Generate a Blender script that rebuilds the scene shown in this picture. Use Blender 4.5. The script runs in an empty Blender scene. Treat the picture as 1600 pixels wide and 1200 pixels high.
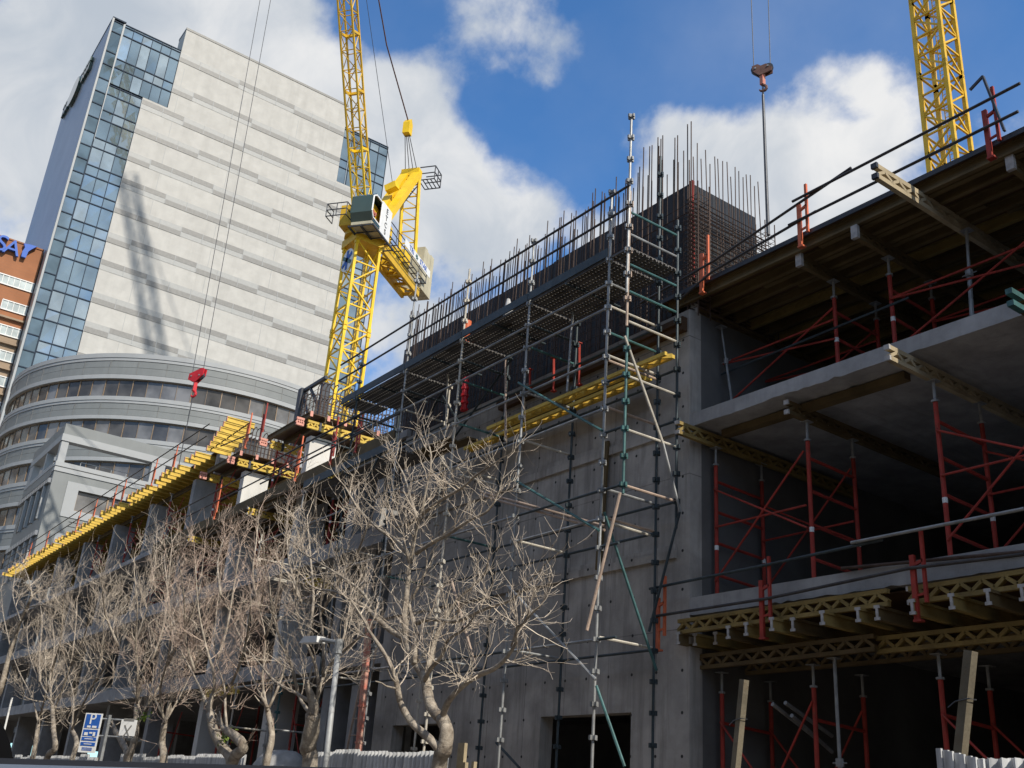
import bpy, math, random
from mathutils import Vector, Matrix
random.seed(11)
R_ = math.radians
scene = bpy.context.scene
COL = scene.collection

# ------------------------------------------------------------------ camera
CAM = Vector((0, 0, 1.4))
YAW, PITCH, ROLL, FPX = -0.961468, 0.39911, 0.0733746, 1602.8
cy, sy, cp, sp = math.cos(YAW), math.sin(YAW), math.cos(PITCH), math.sin(PITCH)
VF = Vector((sy*cp, cy*cp, sp)); r0 = Vector((cy, -sy, 0)); u0 = r0.cross(VF)
VR = math.cos(ROLL)*r0 + math.sin(ROLL)*u0
VU = -math.sin(ROLL)*r0 + math.cos(ROLL)*u0
cd = bpy.data.cameras.new("camera"); cam = bpy.data.objects.new("camera", cd); COL.objects.link(cam)
cd.sensor_width = 36; cd.sensor_fit = 'HORIZONTAL'; cd.lens = 36*FPX/1600
cd.clip_start = 0.05; cd.clip_end = 3000
m = Matrix((VR, VU, -VF)).transposed().to_4x4(); m.translation = CAM
cam.matrix_world = m
scene.camera = cam
scene.render.resolution_x, scene.render.resolution_y = 1024, 768

def ray(px, py): return VF + VR*((px-800)/FPX) + VU*((600-py)/FPX)
def P(px, py, X=None, Y=None, Z=None):
    """world point seen at photo pixel (px,py) on a world plane"""
    d = ray(px, py)
    if X is not None: t = (X-CAM.x)/d.x
    elif Y is not None: t = (Y-CAM.y)/d.y
    else: t = (Z-CAM.z)/d.z
    return CAM + d*t
def PP(px, py, pt, n):
    d = ray(px, py); return CAM + d*((pt-CAM).dot(n)/d.dot(n))
def V(*a): return Vector(a)

# ------------------------------------------------------------------ light
SUN_AZ, SUN_EL = 5.0, 42.0          # azimuth from +X towards +Y
SD = V(math.cos(R_(SUN_EL))*math.cos(R_(SUN_AZ)), math.cos(R_(SUN_EL))*math.sin(R_(SUN_AZ)), math.sin(R_(SUN_EL)))
sl = bpy.data.lights.new("sun", 'SUN'); sl.energy = 4.7; sl.angle = R_(0.4); sl.color = (1, .93, .82)
so = bpy.data.objects.new("sun", sl); COL.objects.link(so)
so.rotation_euler = (-SD).to_track_quat('-Z', 'Y').to_euler(); so.location = (0, 0, 200)

scene.view_settings.view_transform = 'Standard'; scene.view_settings.look = 'None'
scene.view_settings.exposure = 0.06; scene.view_settings.gamma = 1
scene.render.engine = 'CYCLES'

# ------------------------------------------------------------------ world: sky and clouds
world = bpy.data.worlds.new("World"); scene.world = world; world.use_nodes = True
nt = world.node_tree; nt.nodes.clear()
class NB:
    def __init__(s, nt): s.nt = nt
    def n(s, t, **k):
        nd = s.nt.nodes.new(t)
        for a, b in k.items(): setattr(nd, a, b)
        return nd
    def link(s, a, b): s.nt.links.new(a, b)
    def put(s, sock, v):
        if isinstance(v, bpy.types.NodeSocket): s.link(v, sock)
        else: sock.default_value = v
    def math(s, op, a, b=0.0, c=None, clamp=False):
        nd = s.n('ShaderNodeMath', operation=op, use_clamp=clamp)
        s.put(nd.inputs[0], a); s.put(nd.inputs[1], b)
        if c is not None: s.put(nd.inputs[2], c)
        return nd.outputs[0]
    def vmath(s, op, a, b):
        nd = s.n('ShaderNodeVectorMath', operation=op); s.put(nd.inputs[0], a); s.put(nd.inputs[1], b)
        return nd.outputs['Value'] if op == 'DOT_PRODUCT' else nd.outputs[0]
    def noise(s, vec, scale, detail=4, rough=.5, dist=0.0):
        nd = s.n('ShaderNodeTexNoise'); s.link(vec, nd.inputs['Vector'])
        nd.inputs['Scale'].default_value = scale; nd.inputs['Detail'].default_value = detail
        nd.inputs['Roughness'].default_value = rough; nd.inputs['Distortion'].default_value = dist
        return nd.outputs['Fac']
    def mr(s, v, a, b, c=0.0, d=1.0, t='LINEAR'):
        nd = s.n('ShaderNodeMapRange', interpolation_type=t); s.put(nd.inputs[0], v)
        for i, x in enumerate((a, b, c, d)): s.put(nd.inputs[i+1], x)
        return nd.outputs[0]
    def mix(s, f, a, b, mode='MIX'):
        nd = s.n('ShaderNodeMix', data_type='RGBA', blend_type=mode)
        s.put(nd.inputs[0], f); s.put(nd.inputs[6], a); s.put(nd.inputs[7], b)
        return nd.outputs[2]
def c4(c): return (c[0], c[1], c[2], 1)

w = NB(nt)
tc = w.n('ShaderNodeTexCoord'); D = tc.outputs['Generated']
sky = w.n('ShaderNodeTexSky', sky_type='NISHITA'); sky.sun_disc = False
sky.sun_elevation = R_(SUN_EL); sky.sun_rotation = R_(90-SUN_AZ)
sky.air_density = 1.0; sky.dust_density = 0.3; sky.ozone_density = 2.5
blue = w.mix(1.0, sky.outputs[0], (.58, .96, 1.26, 1), 'MULTIPLY')
CLOUDS = [(60, 60, 260, .75), (300, 20, 190, .7), (-40, 330, 200, .5), (420, 110, 130, .55), (560, 220, 110, .55),
          (655, 190, 85, .55), (740, 310, 105, .6), (835, 60, 75, .30), (620, 430, 150, .5), (800, 150, 50, .2),
          (1060, 262, 85, .6), (1180, 300, 115, .55), (1340, 195, 105, .5), (1300, 110, 50, .15), (1430, 120, 70, .22), (1150, 380, 180, .55),
          (1560, 160, 90, .22), (880, 380, 80, .3), (740, 480, 120, .25),
          (1130, 30, 190, -.5), (550, 60, 75, -.35), (930, 230, 75, -.3), (720, 440, 55, -.45), (1580, 30, 120, -.35), (790, 190, 60, -.25), (20, 340, 70, -.35), (930, 90, 70, -.15)]
acc = None
for (px, py, r, a) in CLOUDS:
    dv = ray(px, py).normalized(); ang = r/FPX
    dot = w.vmath('DOT_PRODUCT', D, tuple(dv))
    f = w.mr(dot, math.cos(ang*1.5), math.cos(ang*.15), 0.0, a, 'SMOOTHSTEP')
    acc = f if acc is None else w.math('ADD', acc, f)
acc = w.math('ADD', acc, w.mr(w.vmath('DOT_PRODUCT', D, tuple(VF)), .8, .55, 0, .36))  # added cloud behind the view, out of sight, neutralises the blue fill
acc = w.math('ADD', acc, w.mr(w.vmath('DOT_PRODUCT', D, tuple(V(.85, .14, .5).normalized())), .86, .97, 0, .42))  # added cloud out of sight near the sun, pales the tower glass reflections
n1 = w.noise(D, 8.5, 10, .56, .12); n2 = w.noise(D, 3.2, 5, .5, .2); n3 = w.noise(D, 26, 8, .6, .15)
fld = w.math('ADD', acc, w.math('ADD', w.math('MULTIPLY', w.math('SUBTRACT', n1, .5), 2.3), w.math('MULTIPLY', w.math('SUBTRACT', n3, .5), .45)))
mask = w.mr(fld, .10, .70, 0, 1, 'SMOOTHSTEP')
mask = w.math('ADD', mask, w.math('MULTIPLY', w.math('SUBTRACT', 1.0, mask), w.mr(w.math('ADD', w.math('MULTIPLY', n2, .7), w.math('MULTIPLY', n1, .3)), .42, .68, .0, .13)))
shade = w.mr(w.math('ADD', w.math('MULTIPLY', n2, .6), w.math('MULTIPLY', w.noise(D, 11, 6, .55, .5), .5)), .38, .72, 0, 1, 'SMOOTHSTEP')
ccol = w.mix(shade, (.52, .58, .66, 1), (.90, .90, .90, 1))
b1 = w.n('ShaderNodeBackground'); w.link(blue, b1.inputs[0]); b1.inputs[1].default_value = .15
b2 = w.n('ShaderNodeBackground'); w.link(ccol, b2.inputs[0]); b2.inputs[1].default_value = .92
ms = w.n('ShaderNodeMixShader'); w.link(mask, ms.inputs[0]); w.link(b1.outputs[0], ms.inputs[1]); w.link(b2.outputs[0], ms.inputs[2])
ow = w.n('ShaderNodeOutputWorld'); w.link(ms.outputs[0], ow.inputs[0])

# ------------------------------------------------------------------ materials
def mat(name, col, rough=.7, metal=0.0, var=.25, nscale=3.0, bump=0.0, bscale=30.0, col2=None, spec=.3, streak=0.0, dirt=0.0, extra=None):
    mt = bpy.data.materials.new(name); mt.use_nodes = True
    b = NB(mt.node_tree); bs = mt.node_tree.nodes['Principled BSDF']
    tcx = b.n('ShaderNodeTexCoord'); O = tcx.outputs['Object']
    c2 = col2 or tuple(x*(1-var) for x in col)
    f = b.mr(b.noise(O, nscale, 6, .6, .2), .35, .65)
    base = b.mix(f, c4(col), c4(c2))
    if streak > 0:
        mp = b.n('ShaderNodeMapping'); b.link(O, mp.inputs[0]); mp.inputs['Scale'].default_value = (3.5, 3.5, .28)
        g = b.mr(b.noise(mp.outputs[0], 1.6, 6, .65), .48, .75)
        base = b.mix(b.math('MULTIPLY', g, streak), base, c4(tuple(x*.45 for x in col)))
    if dirt > 0:
        g = b.mr(b.noise(O, nscale*4.3, 5, .7, .6), .55, .72)
        base = b.mix(b.math('MULTIPLY', g, dirt), base, (.12, .075, .04, 1))
    if extra: base = extra(b, O, base)
    b.link(base, bs.inputs['Base Color'])
    bs.inputs['Roughness'].default_value = rough; bs.inputs['Metallic'].default_value = metal
    bs.inputs['Specular IOR Level'].default_value = spec
    if bump > 0:
        bp = b.n('ShaderNodeBump'); bp.inputs['Strength'].default_value = bump; bp.inputs['Distance'].default_value = .02
        b.link(b.noise(O, bscale, 5, .6), bp.inputs['Height']); b.link(bp.outputs[0], bs.inputs['Normal'])
    return mt

def form_lines(pw, ph, x0=0, z0=0, hole=True, axis=0):
    """formwork joints and tie holes left in cast concrete (real marks, in object space)"""
    def fn(b, O, base):
        sx = b.n('ShaderNodeSeparateXYZ'); b.link(O, sx.inputs[0])
        a = b.math('ADD', sx.outputs[axis], x0); z = b.math('ADD', sx.outputs[2], z0)
        fa = b.math('PINGPONG', a, pw/2); fz = b.math('PINGPONG', z, ph/2)
        wob = b.math('MULTIPLY', b.noise(O, 2.0, 3), .012)
        l1 = b.mr(b.math('ADD', fa, wob), .008, .018, 1, 0); l2 = b.mr(b.math('ADD', fz, wob), .008, .02, 1, 0)
        ln = b.math('MAXIMUM', l1, l2)
        base = b.mix(b.math('MULTIPLY', ln, b.mr(b.noise(O, 1.1, 3), .35, .6, .3, .85)), base, (.10, .095, .09, 1))
        if hole:
            da = b.math('SUBTRACT', b.math('PINGPONG', b.math('ADD', a, .3), .61), .305)
            dz = b.math('SUBTRACT', b.math('PINGPONG', b.math('ADD', z, .3), .67), .335)
            r2 = b.math('SQRT', b.math('ADD', b.math('MULTIPLY', da, da), b.math('MULTIPLY', dz, dz)))
            base = b.mix(b.mr(r2, .022, .032, 1, 0), base, (.03, .03, .03, 1))
        return base
    return fn
def perforated(b, O, base):
    vo = b.n('ShaderNodeTexVoronoi'); vo.inputs['Scale'].default_value = 16; vo.inputs['Randomness'].default_value = 0.0
    b.link(O, vo.inputs['Vector'])
    return b.mix(b.mr(vo.outputs['Distance'], .22, .3, 1, 0), base, (.42, .34, .2, 1))
def corr(b, O, base):
    mp = b.n('ShaderNodeMapping'); b.link(O, mp.inputs[0]); mp.inputs['Scale'].default_value = (7, 7, .5)
    g = b.mr(b.noise(mp.outputs[0], 1.2, 5, .6), .42, .66)
    return b.mix(g, base, (.36, .37, .38, 1))
def cladding(b, O, base):
    sx = b.n('ShaderNodeSeparateXYZ'); b.link(O, sx.inputs[0])
    cb = b.n('ShaderNodeCombineXYZ'); b.link(sx.outputs[1], cb.inputs[0]); b.link(sx.outputs[2], cb.inputs[1])
    br = b.n('ShaderNodeTexBrick'); b.link(cb.outputs[0], br.inputs['Vector']); br.offset = 0.5
    for k_, v in (('Scale', 1.0), ('Mortar Size', .012), ('Brick Width', 2.83), ('Row Height', 1.37), ('Bias', 0.0)): br.inputs[k_].default_value = v
    br.inputs['Color1'].default_value = (1, 1, 1, 1); br.inputs['Color2'].default_value = (.86, .86, .86, 1); br.inputs['Mortar'].default_value = (.72, .72, .72, 1)
    base = b.mix(.3, base, br.outputs['Color'], 'MULTIPLY')
    mp = b.n('ShaderNodeMapping'); b.link(O, mp.inputs[0]); mp.inputs['Scale'].default_value = (1, .8, .07)
    return b.mix(b.math('MULTIPLY', b.mr(b.noise(mp.outputs[0], 1.0, 5, .6), .5, .75), .22), base, (.25, .24, .22, 1))
def ribbed(b, O, base):
    sx = b.n('ShaderNodeSeparateXYZ'); b.link(O, sx.inputs[0])
    g = b.mr(b.math('PINGPONG', sx.outputs[0], .45), .1, .3)
    return b.mix(b.math('MULTIPLY', g, .6), base, (.09, .10, .13, 1))
def brickrows(b, O, base):
    sx = b.n('ShaderNodeSeparateXYZ'); b.link(O, sx.inputs[0])
    g = b.mr(b.math('PINGPONG', sx.outputs[2], .2), .0, .03, 1, 0)
    return b.mix(b.math('MULTIPLY', g, .4), base, (.2, .14, .1, 1))

def glass_mat(name, col, rough=.03, var=.3, nscale=.25, metal=.55, spec=.6, wav=.0):
    mt = bpy.data.materials.new(name); mt.use_nodes = True
    b = NB(mt.node_tree); bs = mt.node_tree.nodes['Principled BSDF']
    tcx = b.n('ShaderNodeTexCoord'); O = tcx.outputs['Object']
    f = b.mr(b.noise(O, nscale, 3, .5), .38, .62)
    b.link(b.mix(f, c4(col), c4(tuple(x*(1-var) for x in col))), bs.inputs['Base Color'])
    bs.inputs['Metallic'].default_value = metal; bs.inputs['Roughness'].default_value = rough
    bs.inputs['Specular IOR Level'].default_value = spec
    if wav > 0:
        bp = b.n('ShaderNodeBump'); bp.inputs['Strength'].default_value = wav; bp.inputs['Distance'].default_value = .05
        b.link(b.noise(O, .55, 2, .5), bp.inputs['Height']); b.link(bp.outputs[0], bs.inputs['Normal'])
    return mt

M = {}
M['asphalt'] = mat('asphalt', (.05, .05, .052), .9, bump=.4, bscale=60)
M['paving'] = mat('paving', (.28, .26, .24), .9, bump=.3)
M['earth'] = mat('earth', (.16, .13, .10), .95, bump=.5, bscale=8)
M['wall_concrete'] = mat('wall_concrete', (.47, .44, .40), .85, var=.5, nscale=.8, bump=.25, bscale=14, streak=1.0, dirt=.05, extra=form_lines(1.22, 2.7, .35, .9))
M['concrete'] = mat('concrete', (.36, .355, .345), .85, var=.3, nscale=1.6, bump=.3, bscale=18, streak=.3)
M['slab_concrete'] = mat('slab_concrete', (.40, .395, .39), .85, var=.35, nscale=1.5, bump=.5, bscale=9, streak=.45)
M['soffit'] = mat('soffit', (.15, .145, .14), .85, var=.35, nscale=.8, bump=.2)  # concrete darkened so the open floors look deep in shade
M['column_concrete_sunlit'] = mat('column_concrete_sunlit', (.66, .635, .58), .8, var=.15, nscale=1.2, bump=.15, streak=.2)  # paler than the other columns' concrete, sunlight put into the tone
M['blackform'] = mat('blackform', (.018, .022, .030), .45, var=.5, nscale=.7, bump=.15, col2=(.04, .04, .04), streak=.3)
M['plywood'] = mat('plywood', (.10, .055, .03), .7, var=.4, nscale=1.2)
M['timber_y'] = mat('timber_y', (.76, .52, .09), .6, var=.35, nscale=2.0, dirt=.45, bump=.1)
M['timber_brown_shaded'] = mat('timber_brown_shaded', (.155, .11, .05), .75, var=.45, nscale=1.5, dirt=.75, bump=.2)  # yellow timber darkened for shaded members; also plain brown planks
M['timber_pale'] = mat('timber_pale', (.44, .36, .23), .8, var=.35, nscale=2, dirt=.4, bump=.3)
M['timber_half_shaded'] = mat('timber_half_shaded', (.32, .23, .08), .7, var=.4, nscale=1.7, dirt=.6, bump=.15)  # yellow timber with part of the shade mixed into its tone
M['timber_post_shaded'] = mat('timber_post_shaded', (.18, .155, .11), .85, var=.4, nscale=2, dirt=.4, bump=.4)  # timber toned down so the leaning posts look shaded
M['wornred'] = mat('wornred', (.52, .12, .08), .65, var=.4, nscale=4, dirt=.2, col2=(.45, .32, .25))
M['endcap'] = mat('endcap', (.52, .50, .48), .7, var=.4, nscale=6)
M['pinkcap'] = mat('pinkcap', (.75, .35, .27), .7, var=.3)
M['galv'] = mat('galv', (.36, .37, .37), .5, .35, var=.4, nscale=4, dirt=.3)
M['teal'] = mat('teal', (.07, .17, .17), .5, .1, var=.45, nscale=5, dirt=.4)
M['navy'] = mat('navy', (.055, .075, .085), .5, .2, var=.4, nscale=4, dirt=.3)
M['rustpipe'] = mat('rustpipe', (.50, .38, .30), .6, .1, var=.35, nscale=4, dirt=.6)
M['creampipe'] = mat('creampipe', (.58, .54, .46), .6, .1, var=.3, nscale=4, dirt=.5)
M['darkpipe'] = mat('darkpipe', (.075, .07, .07), .5, .3, var=.4, nscale=4)
M['red'] = mat('red', (.42, .05, .035), .6, 0, var=.4, nscale=3, dirt=.6)
M['orange'] = mat('orange', (.75, .18, .08), .55, 0, var=.3, nscale=4, dirt=.25)
M['hookred'] = mat('hookred', (.62, .02, .03), .45, 0, var=.3, nscale=3, dirt=.35)
M['rustbrown'] = mat('rustbrown', (.17, .09, .07), .6, .2, var=.4, nscale=5)
M['rebar'] = mat('rebar', (.115, .08, .065), .8, .2, var=.4, nscale=6)
M['yellow'] = mat('yellow', (.90, .58, .014), .45, 0, var=.2, nscale=1.4, spec=.4, dirt=.3)
M['yellow_old'] = mat('yellow_old', (.76, .46, .03), .5, 0, var=.25, nscale=1.2, dirt=.3)
M['steel_dark'] = mat('steel_dark', (.07, .075, .085), .5, .4, var=.3)
M['rope'] = mat('rope', (.10, .10, .105), .6, .3)
M['white'] = mat('white', (.78, .78, .76), .5, var=.08)
M['black'] = mat('black', (.02, .02, .022), .5)
M['ballast'] = mat('ballast', (.55, .50, .36), .85, var=.2, nscale=1, streak=.3)
M['cabgreen'] = glass_mat('cabgreen', (.06, .10, .09), .08, metal=.2)
M['bark'] = mat('bark', (.44, .385, .31), .85, var=.4, nscale=6, bump=.9, bscale=28, col2=(.19, .155, .12), dirt=.35)
M['twig'] = mat('twig', (.66, .57, .455), .8, var=.5, nscale=2.2, col2=(.40, .33, .265))
M['twig_red'] = mat('twig_red', (.62, .49, .395), .8, var=.5, nscale=2.2, col2=(.34, .25, .20))
M['leaf'] = mat('leaf', (.16, .24, .03), .6, var=.4, nscale=8)
M['corrugated'] = mat('corrugated', (.70, .71, .71), .45, .1, var=.25, nscale=3, extra=corr)
M['stone'] = mat('stone', (.50, .487, .455), .8, var=.12, nscale=.7, extra=cladding, bump=.1, bscale=3)
M['strip_l'] = mat('strip_l', (.36, .362, .35), .5, var=.1)
M['strip_d'] = mat('strip_d', (.245, .24, .228), .5, var=.15)
M['striped'] = mat('striped', (.45, .47, .48), .35, .2, var=.2, nscale=.2, extra=ribbed)
M['tglass'] = glass_mat('tglass', (.33, .44, .52), .03, var=.3, nscale=.22, metal=.75, wav=.10)
M['tglass2'] = glass_mat('tglass2', (.50, .60, .66), .03, var=.25, nscale=.3, metal=.75, wav=.12)
M['tglass_d'] = glass_mat('tglass_d', (.22, .31, .37), .04, var=.4, nscale=.25, metal=.7, wav=.08)
M['mullion'] = mat('mullion', (.035, .05, .075), .6, 0, spec=.1)
M['bandgrey'] = mat('bandgrey', (.22, .232, .23), .55, var=.1, nscale=.6, streak=.12)
M['bandlight'] = mat('bandlight', (.36, .372, .375), .55, var=.08, nscale=.6)
M['wglass'] = glass_mat('wglass', (.10, .095, .09), .14, var=.6, nscale=.5, metal=.1, wav=.05)
M['wglass2'] = glass_mat('wglass2', (.21, .205, .20), .14, var=.5, nscale=.5, metal=.1, wav=.05)
M['bronze'] = mat('bronze', (.30, .22, .15), .5, .2)
M['brick'] = mat('brick', (.37, .16, .08), .9, var=.25, nscale=.3, extra=brickrows)
M['brickpale'] = mat('brickpale', (.36, .27, .19), .9, var=.25, nscale=.3, extra=brickrows)
M['paleglass'] = glass_mat('paleglass', (.55, .62, .62), .2, var=.35, nscale=.6, metal=.1)
M['signblue'] = mat('signblue', (.03, .12, .45), .5, var=.15)
M['sblue'] = mat('sblue', (.035, .12, .48), .5, var=.1)
M['skin'] = mat('skin', (.42, .22, .15), .6, var=.1)
M['shirt'] = mat('shirt', (.40, .13, .10), .8, var=.2)
M['cargrey'] = mat('cargrey', (.12, .15, .20), .3, .4, var=.1, spec=.5)
M['rubber'] = mat('rubber', (.012, .012, .014), .6)
M['lampgrey'] = mat('lampgrey', (.40, .41, .41), .6, .2, var=.3, nscale=2, dirt=.15)
M['tarp'] = mat('tarp', (.50, .50, .49), .7, var=.35, nscale=3, bump=.6, bscale=5)
M['deckboard'] = mat('deckboard', (.14, .13, .12), .6, .2, var=.4, nscale=2)

# ------------------------------------------------------------------ mesh builder
class MB:
    def __init__(s): s.v = []; s.f = []; s.mi = []; s.cur = 0
    def face(s, *idx): s.f.append(idx); s.mi.append(s.cur)
    def quad(s, a, b, c, d):
        i = len(s.v); s.v += [Vector(a), Vector(b), Vector(c), Vector(d)]; s.face(i, i+1, i+2, i+3); return s
    def box(s, lo, hi):
        lo, hi = Vector(lo), Vector(hi)
        lo, hi = Vector([min(a, b) for a, b in zip(lo, hi)]), Vector([max(a, b) for a, b in zip(lo, hi)])
        i = len(s.v)
        for x in (lo.x, hi.x):
            for y in (lo.y, hi.y):
                for z in (lo.z, hi.z): s.v.append(Vector((x, y, z)))
        for q in ((0, 1, 3, 2), (4, 6, 7, 5), (0, 4, 5, 1), (2, 3, 7, 6), (0, 2, 6, 4), (1, 5, 7, 3)): s.face(*[i+k for k in q])
        return s
    def frame(s, p, q, up=None):
        d = (Vector(q)-Vector(p)).normalized()
        u = Vector(up) if up else (V(0, 0, 1) if abs(d.z) < .95 else V(0, 1, 0))
        a = d.cross(u).normalized(); b = a.cross(d).normalized()
        return d, a, b
    def bar(s, p, q, wd, ht, up=None):
        p, q = Vector(p), Vector(q); d, a, b = s.frame(p, q, up); i = len(s.v)
        for e in (p, q):
            for sa, sb in ((-1, -1), (1, -1), (1, 1), (-1, 1)): s.v.append(e+a*(sa*wd/2)+b*(sb*ht/2))
        for k in range(4): s.face(i+k, i+(k+1) % 4, i+4+(k+1) % 4, i+4+k)
        s.face(i+3, i+2, i+1, i); s.face(i+4, i+5, i+6, i+7); return s
    def tube(s, pts, r, n=6, cap=True):
        pts = [Vector(x) for x in pts]; rr = r if isinstance(r, (list, tuple)) else [r]*len(pts)
        i0 = len(s.v); a = None
        for k, pt in enumerate(pts):
            d = (pts[min(k+1, len(pts)-1)]-pts[max(k-1, 0)])
            if d.length < 1e-9: d = V(0, 0, 1)
            d.normalize()
            if a is None:
                u = V(0, 0, 1) if abs(d.z) < .9 else V(1, 0, 0); a = d.cross(u).normalized()
            else:
                a = (a-d*a.dot(d))
                a = a.normalized() if a.length > 1e-6 else d.orthogonal().normalized()
            b = d.cross(a)
            for j in range(n):
                t = 2*math.pi*j/n; s.v.append(pt+(a*math.cos(t)+b*math.sin(t))*rr[k])
        for k in range(len(pts)-1):
            for j in range(n):
                j2 = (j+1) % n; s.face(i0+k*n+j, i0+k*n+j2, i0+(k+1)*n+j2, i0+(k+1)*n+j)
        if cap and n > 2:
            s.face(*[i0+j for j in reversed(range(n))]); e = i0+(len(pts)-1)*n; s.face(*[e+j for j in range(n)])
        return s
    def prism(s, poly, off):
        """closed polygon (3d points) pushed along off"""
        off = Vector(off); i = len(s.v); n = len(poly)
        s.v += [Vector(x) for x in poly]+[Vector(x)+off for x in poly]
        s.face(*[i+k for k in reversed(range(n))]); s.face(*[i+n+k for k in range(n)])
        for k in range(n): k2 = (k+1) % n; s.face(i+k, i+k2, i+n+k2, i+n+k)
        return s
    def hbeam(s, p, q, h=.2, fw=.08, ft=.04, wt=.03):
        p, q = Vector(p), Vector(q); d, a, b = s.frame(p, q)
        s.bar(p+b*(h/2-ft/2), q+b*(h/2-ft/2), fw, ft); s.bar(p-b*(h/2-ft/2), q-b*(h/2-ft/2), fw, ft)
        s.bar(p, q, wt, h-2*ft); return s
    def lattice(s, p, q, h=.24, cw=.08, ch=.06, pitch=.3, flat=False, dg=.085):
        p, q = Vector(p), Vector(q); d, a, b = s.frame(p, q)
        if flat: a, b = b, a
        L = (q-p).length
        s.bar(p+b*(h/2-ch/2), q+b*(h/2-ch/2), cw, ch, up=b); s.bar(p-b*(h/2-ch/2), q-b*(h/2-ch/2), cw, ch, up=b)
        n = max(2, int(L/pitch)); hh = h/2-ch
        for k in range(n):
            x0, x1, x2 = L*k/n, L*(k+.5)/n, L*(k+1)/n
            s.bar(p+d*x0-b*hh, p+d*x1+b*hh, cw*.6, dg, up=b.cross(d)); s.bar(p+d*x1+b*hh, p+d*x2-b*hh, cw*.6, dg, up=b.cross(d))
        return s
    def build(s, name, mats, parent=None, origin=None, smooth=False):
        if not isinstance(mats, (list, tuple)): mats = [mats]
        root = parent
        off = Vector((0, 0, 0))
        while root is not None: off += root.location; root = root.parent
        if parent is None:
            if origin is None:
                lo = [min(v[k] for v in s.v) for k in range(3)]; hi = [max(v[k] for v in s.v) for k in range(3)]
                origin = ((lo[0]+hi[0])/2, (lo[1]+hi[1])/2, lo[2])
            off = Vector(origin)
        me = bpy.data.meshes.new(name)
        me.from_pydata([tuple(v-off) for v in s.v], [], s.f)
        for mm in mats: me.materials.append(mm)
        if len(mats) > 1: me.polygons.foreach_set('material_index', s.mi)
        if smooth: me.polygons.foreach_set('use_smooth', [True]*len(me.polygons))
        me.update()
        o = bpy.data.objects.new(name, me); COL.objects.link(o)
        if parent: o.parent = parent
        else: o.location = off
        return o
def tag(o, label=None, cat=None, group=None, kind=None):
    if label: o['label'] = label
    if cat: o['category'] = cat
    if group: o['group'] = group
    if kind: o['kind'] = kind
    return o
def thing(name, label, cat, loc=(0, 0, 0), group=None):
    o = bpy.data.objects.new(name, None); COL.objects.link(o); o.location = Vector(loc)
    o.empty_display_size = .3
    return tag(o, label, cat, group)
def copy_thing(o, delta, label=None, parent=None):
    c = o.copy(); COL.objects.link(c)
    if parent is None:
        c.location = o.location+Vector(delta)
        if label: c['label'] = label
    else: c.parent = parent
    for ch in list(o.children): copy_thing(ch, (0, 0, 0), None, c)
    return c
def text_mb(body, size, origin, xdir, ydir, depth=.02, shear=0):
    cu = bpy.data.curves.new('t', 'FONT'); cu.body = body; cu.size = size; cu.extrude = depth/2; cu.align_x = 'CENTER'; cu.align_y = 'CENTER'; cu.shear = shear
    ob = bpy.data.objects.new('t', cu); COL.objects.link(ob)
    dg = bpy.context.evaluated_depsgraph_get(); dg.update()
    me = bpy.data.meshes.new_from_object(ob.evaluated_get(dg))
    xd, yd = Vector(xdir).normalized(), Vector(ydir).normalized(); zd = xd.cross(yd); b = MB()
    o = Vector(origin)
    b.v = [o+xd*v.co.x+yd*v.co.y+zd*v.co.z for v in me.vertices]
    for p in me.polygons: b.face(*p.vertices)
    bpy.data.objects.remove(ob); bpy.data.curves.remove(cu); bpy.data.meshes.remove(me)
    return b
ORD = ['first', 'second', 'third', 'fourth', 'fifth', 'sixth', 'seventh', 'eighth', 'ninth', 'tenth', 'eleventh', 'twelfth', 'thirteenth', 'fourteenth', 'fifteenth', 'sixteenth', 'seventeenth', 'eighteenth']

# ================================================================== SETTING
tag(MB().quad((-1500, -1500, 0), (1500, -1500, 0), (1500, 1500, 0), (-1500, 1500, 0)).build('ground', M['earth'], origin=(0, 0, 0)), kind='structure')
tag(MB().quad((-600, -9, .004), (600, -9, .004), (600, 5.2, .004), (-600, 5.2, .004)).build('road', M['asphalt']), kind='structure')
tag(MB().box((-400, 5.2, -.1), (400, 8.3, .13)).build('pavement', M['paving']), kind='structure')

# added building behind the camera, unseen, tempers the sky fill on the facade
opp = thing('added_street_building', 'added unseen pale brick building across the road, shaping the fill light', 'building', (-30, -18, 0))
MB().box((-70, -34, 0), (60, -15, 20)).build('wall', M['brickpale'], opp)
b = MB()
for k in range(25):
    for j in range(4): b.box((-68+5*k, -15, 1.2+3.8*j), (-65.4+5*k, -14.95, 3.2+3.8*j))
b.build('windows', M['wglass'], opp)

# ================================================================== BUILDING UNDER CONSTRUCTION
site = thing('building_under_construction', 'raw concrete frame of a building under construction behind the scaffold and bare trees', 'building', (-20, 14, 0))
Z1, Z2, Z3 = 5.0, 8.32, 10.6
YF = 12.5; XW0, XW1 = -22.6, -12.25; XR = 14.0; XL = -76.0; YB = 25.0
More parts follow.
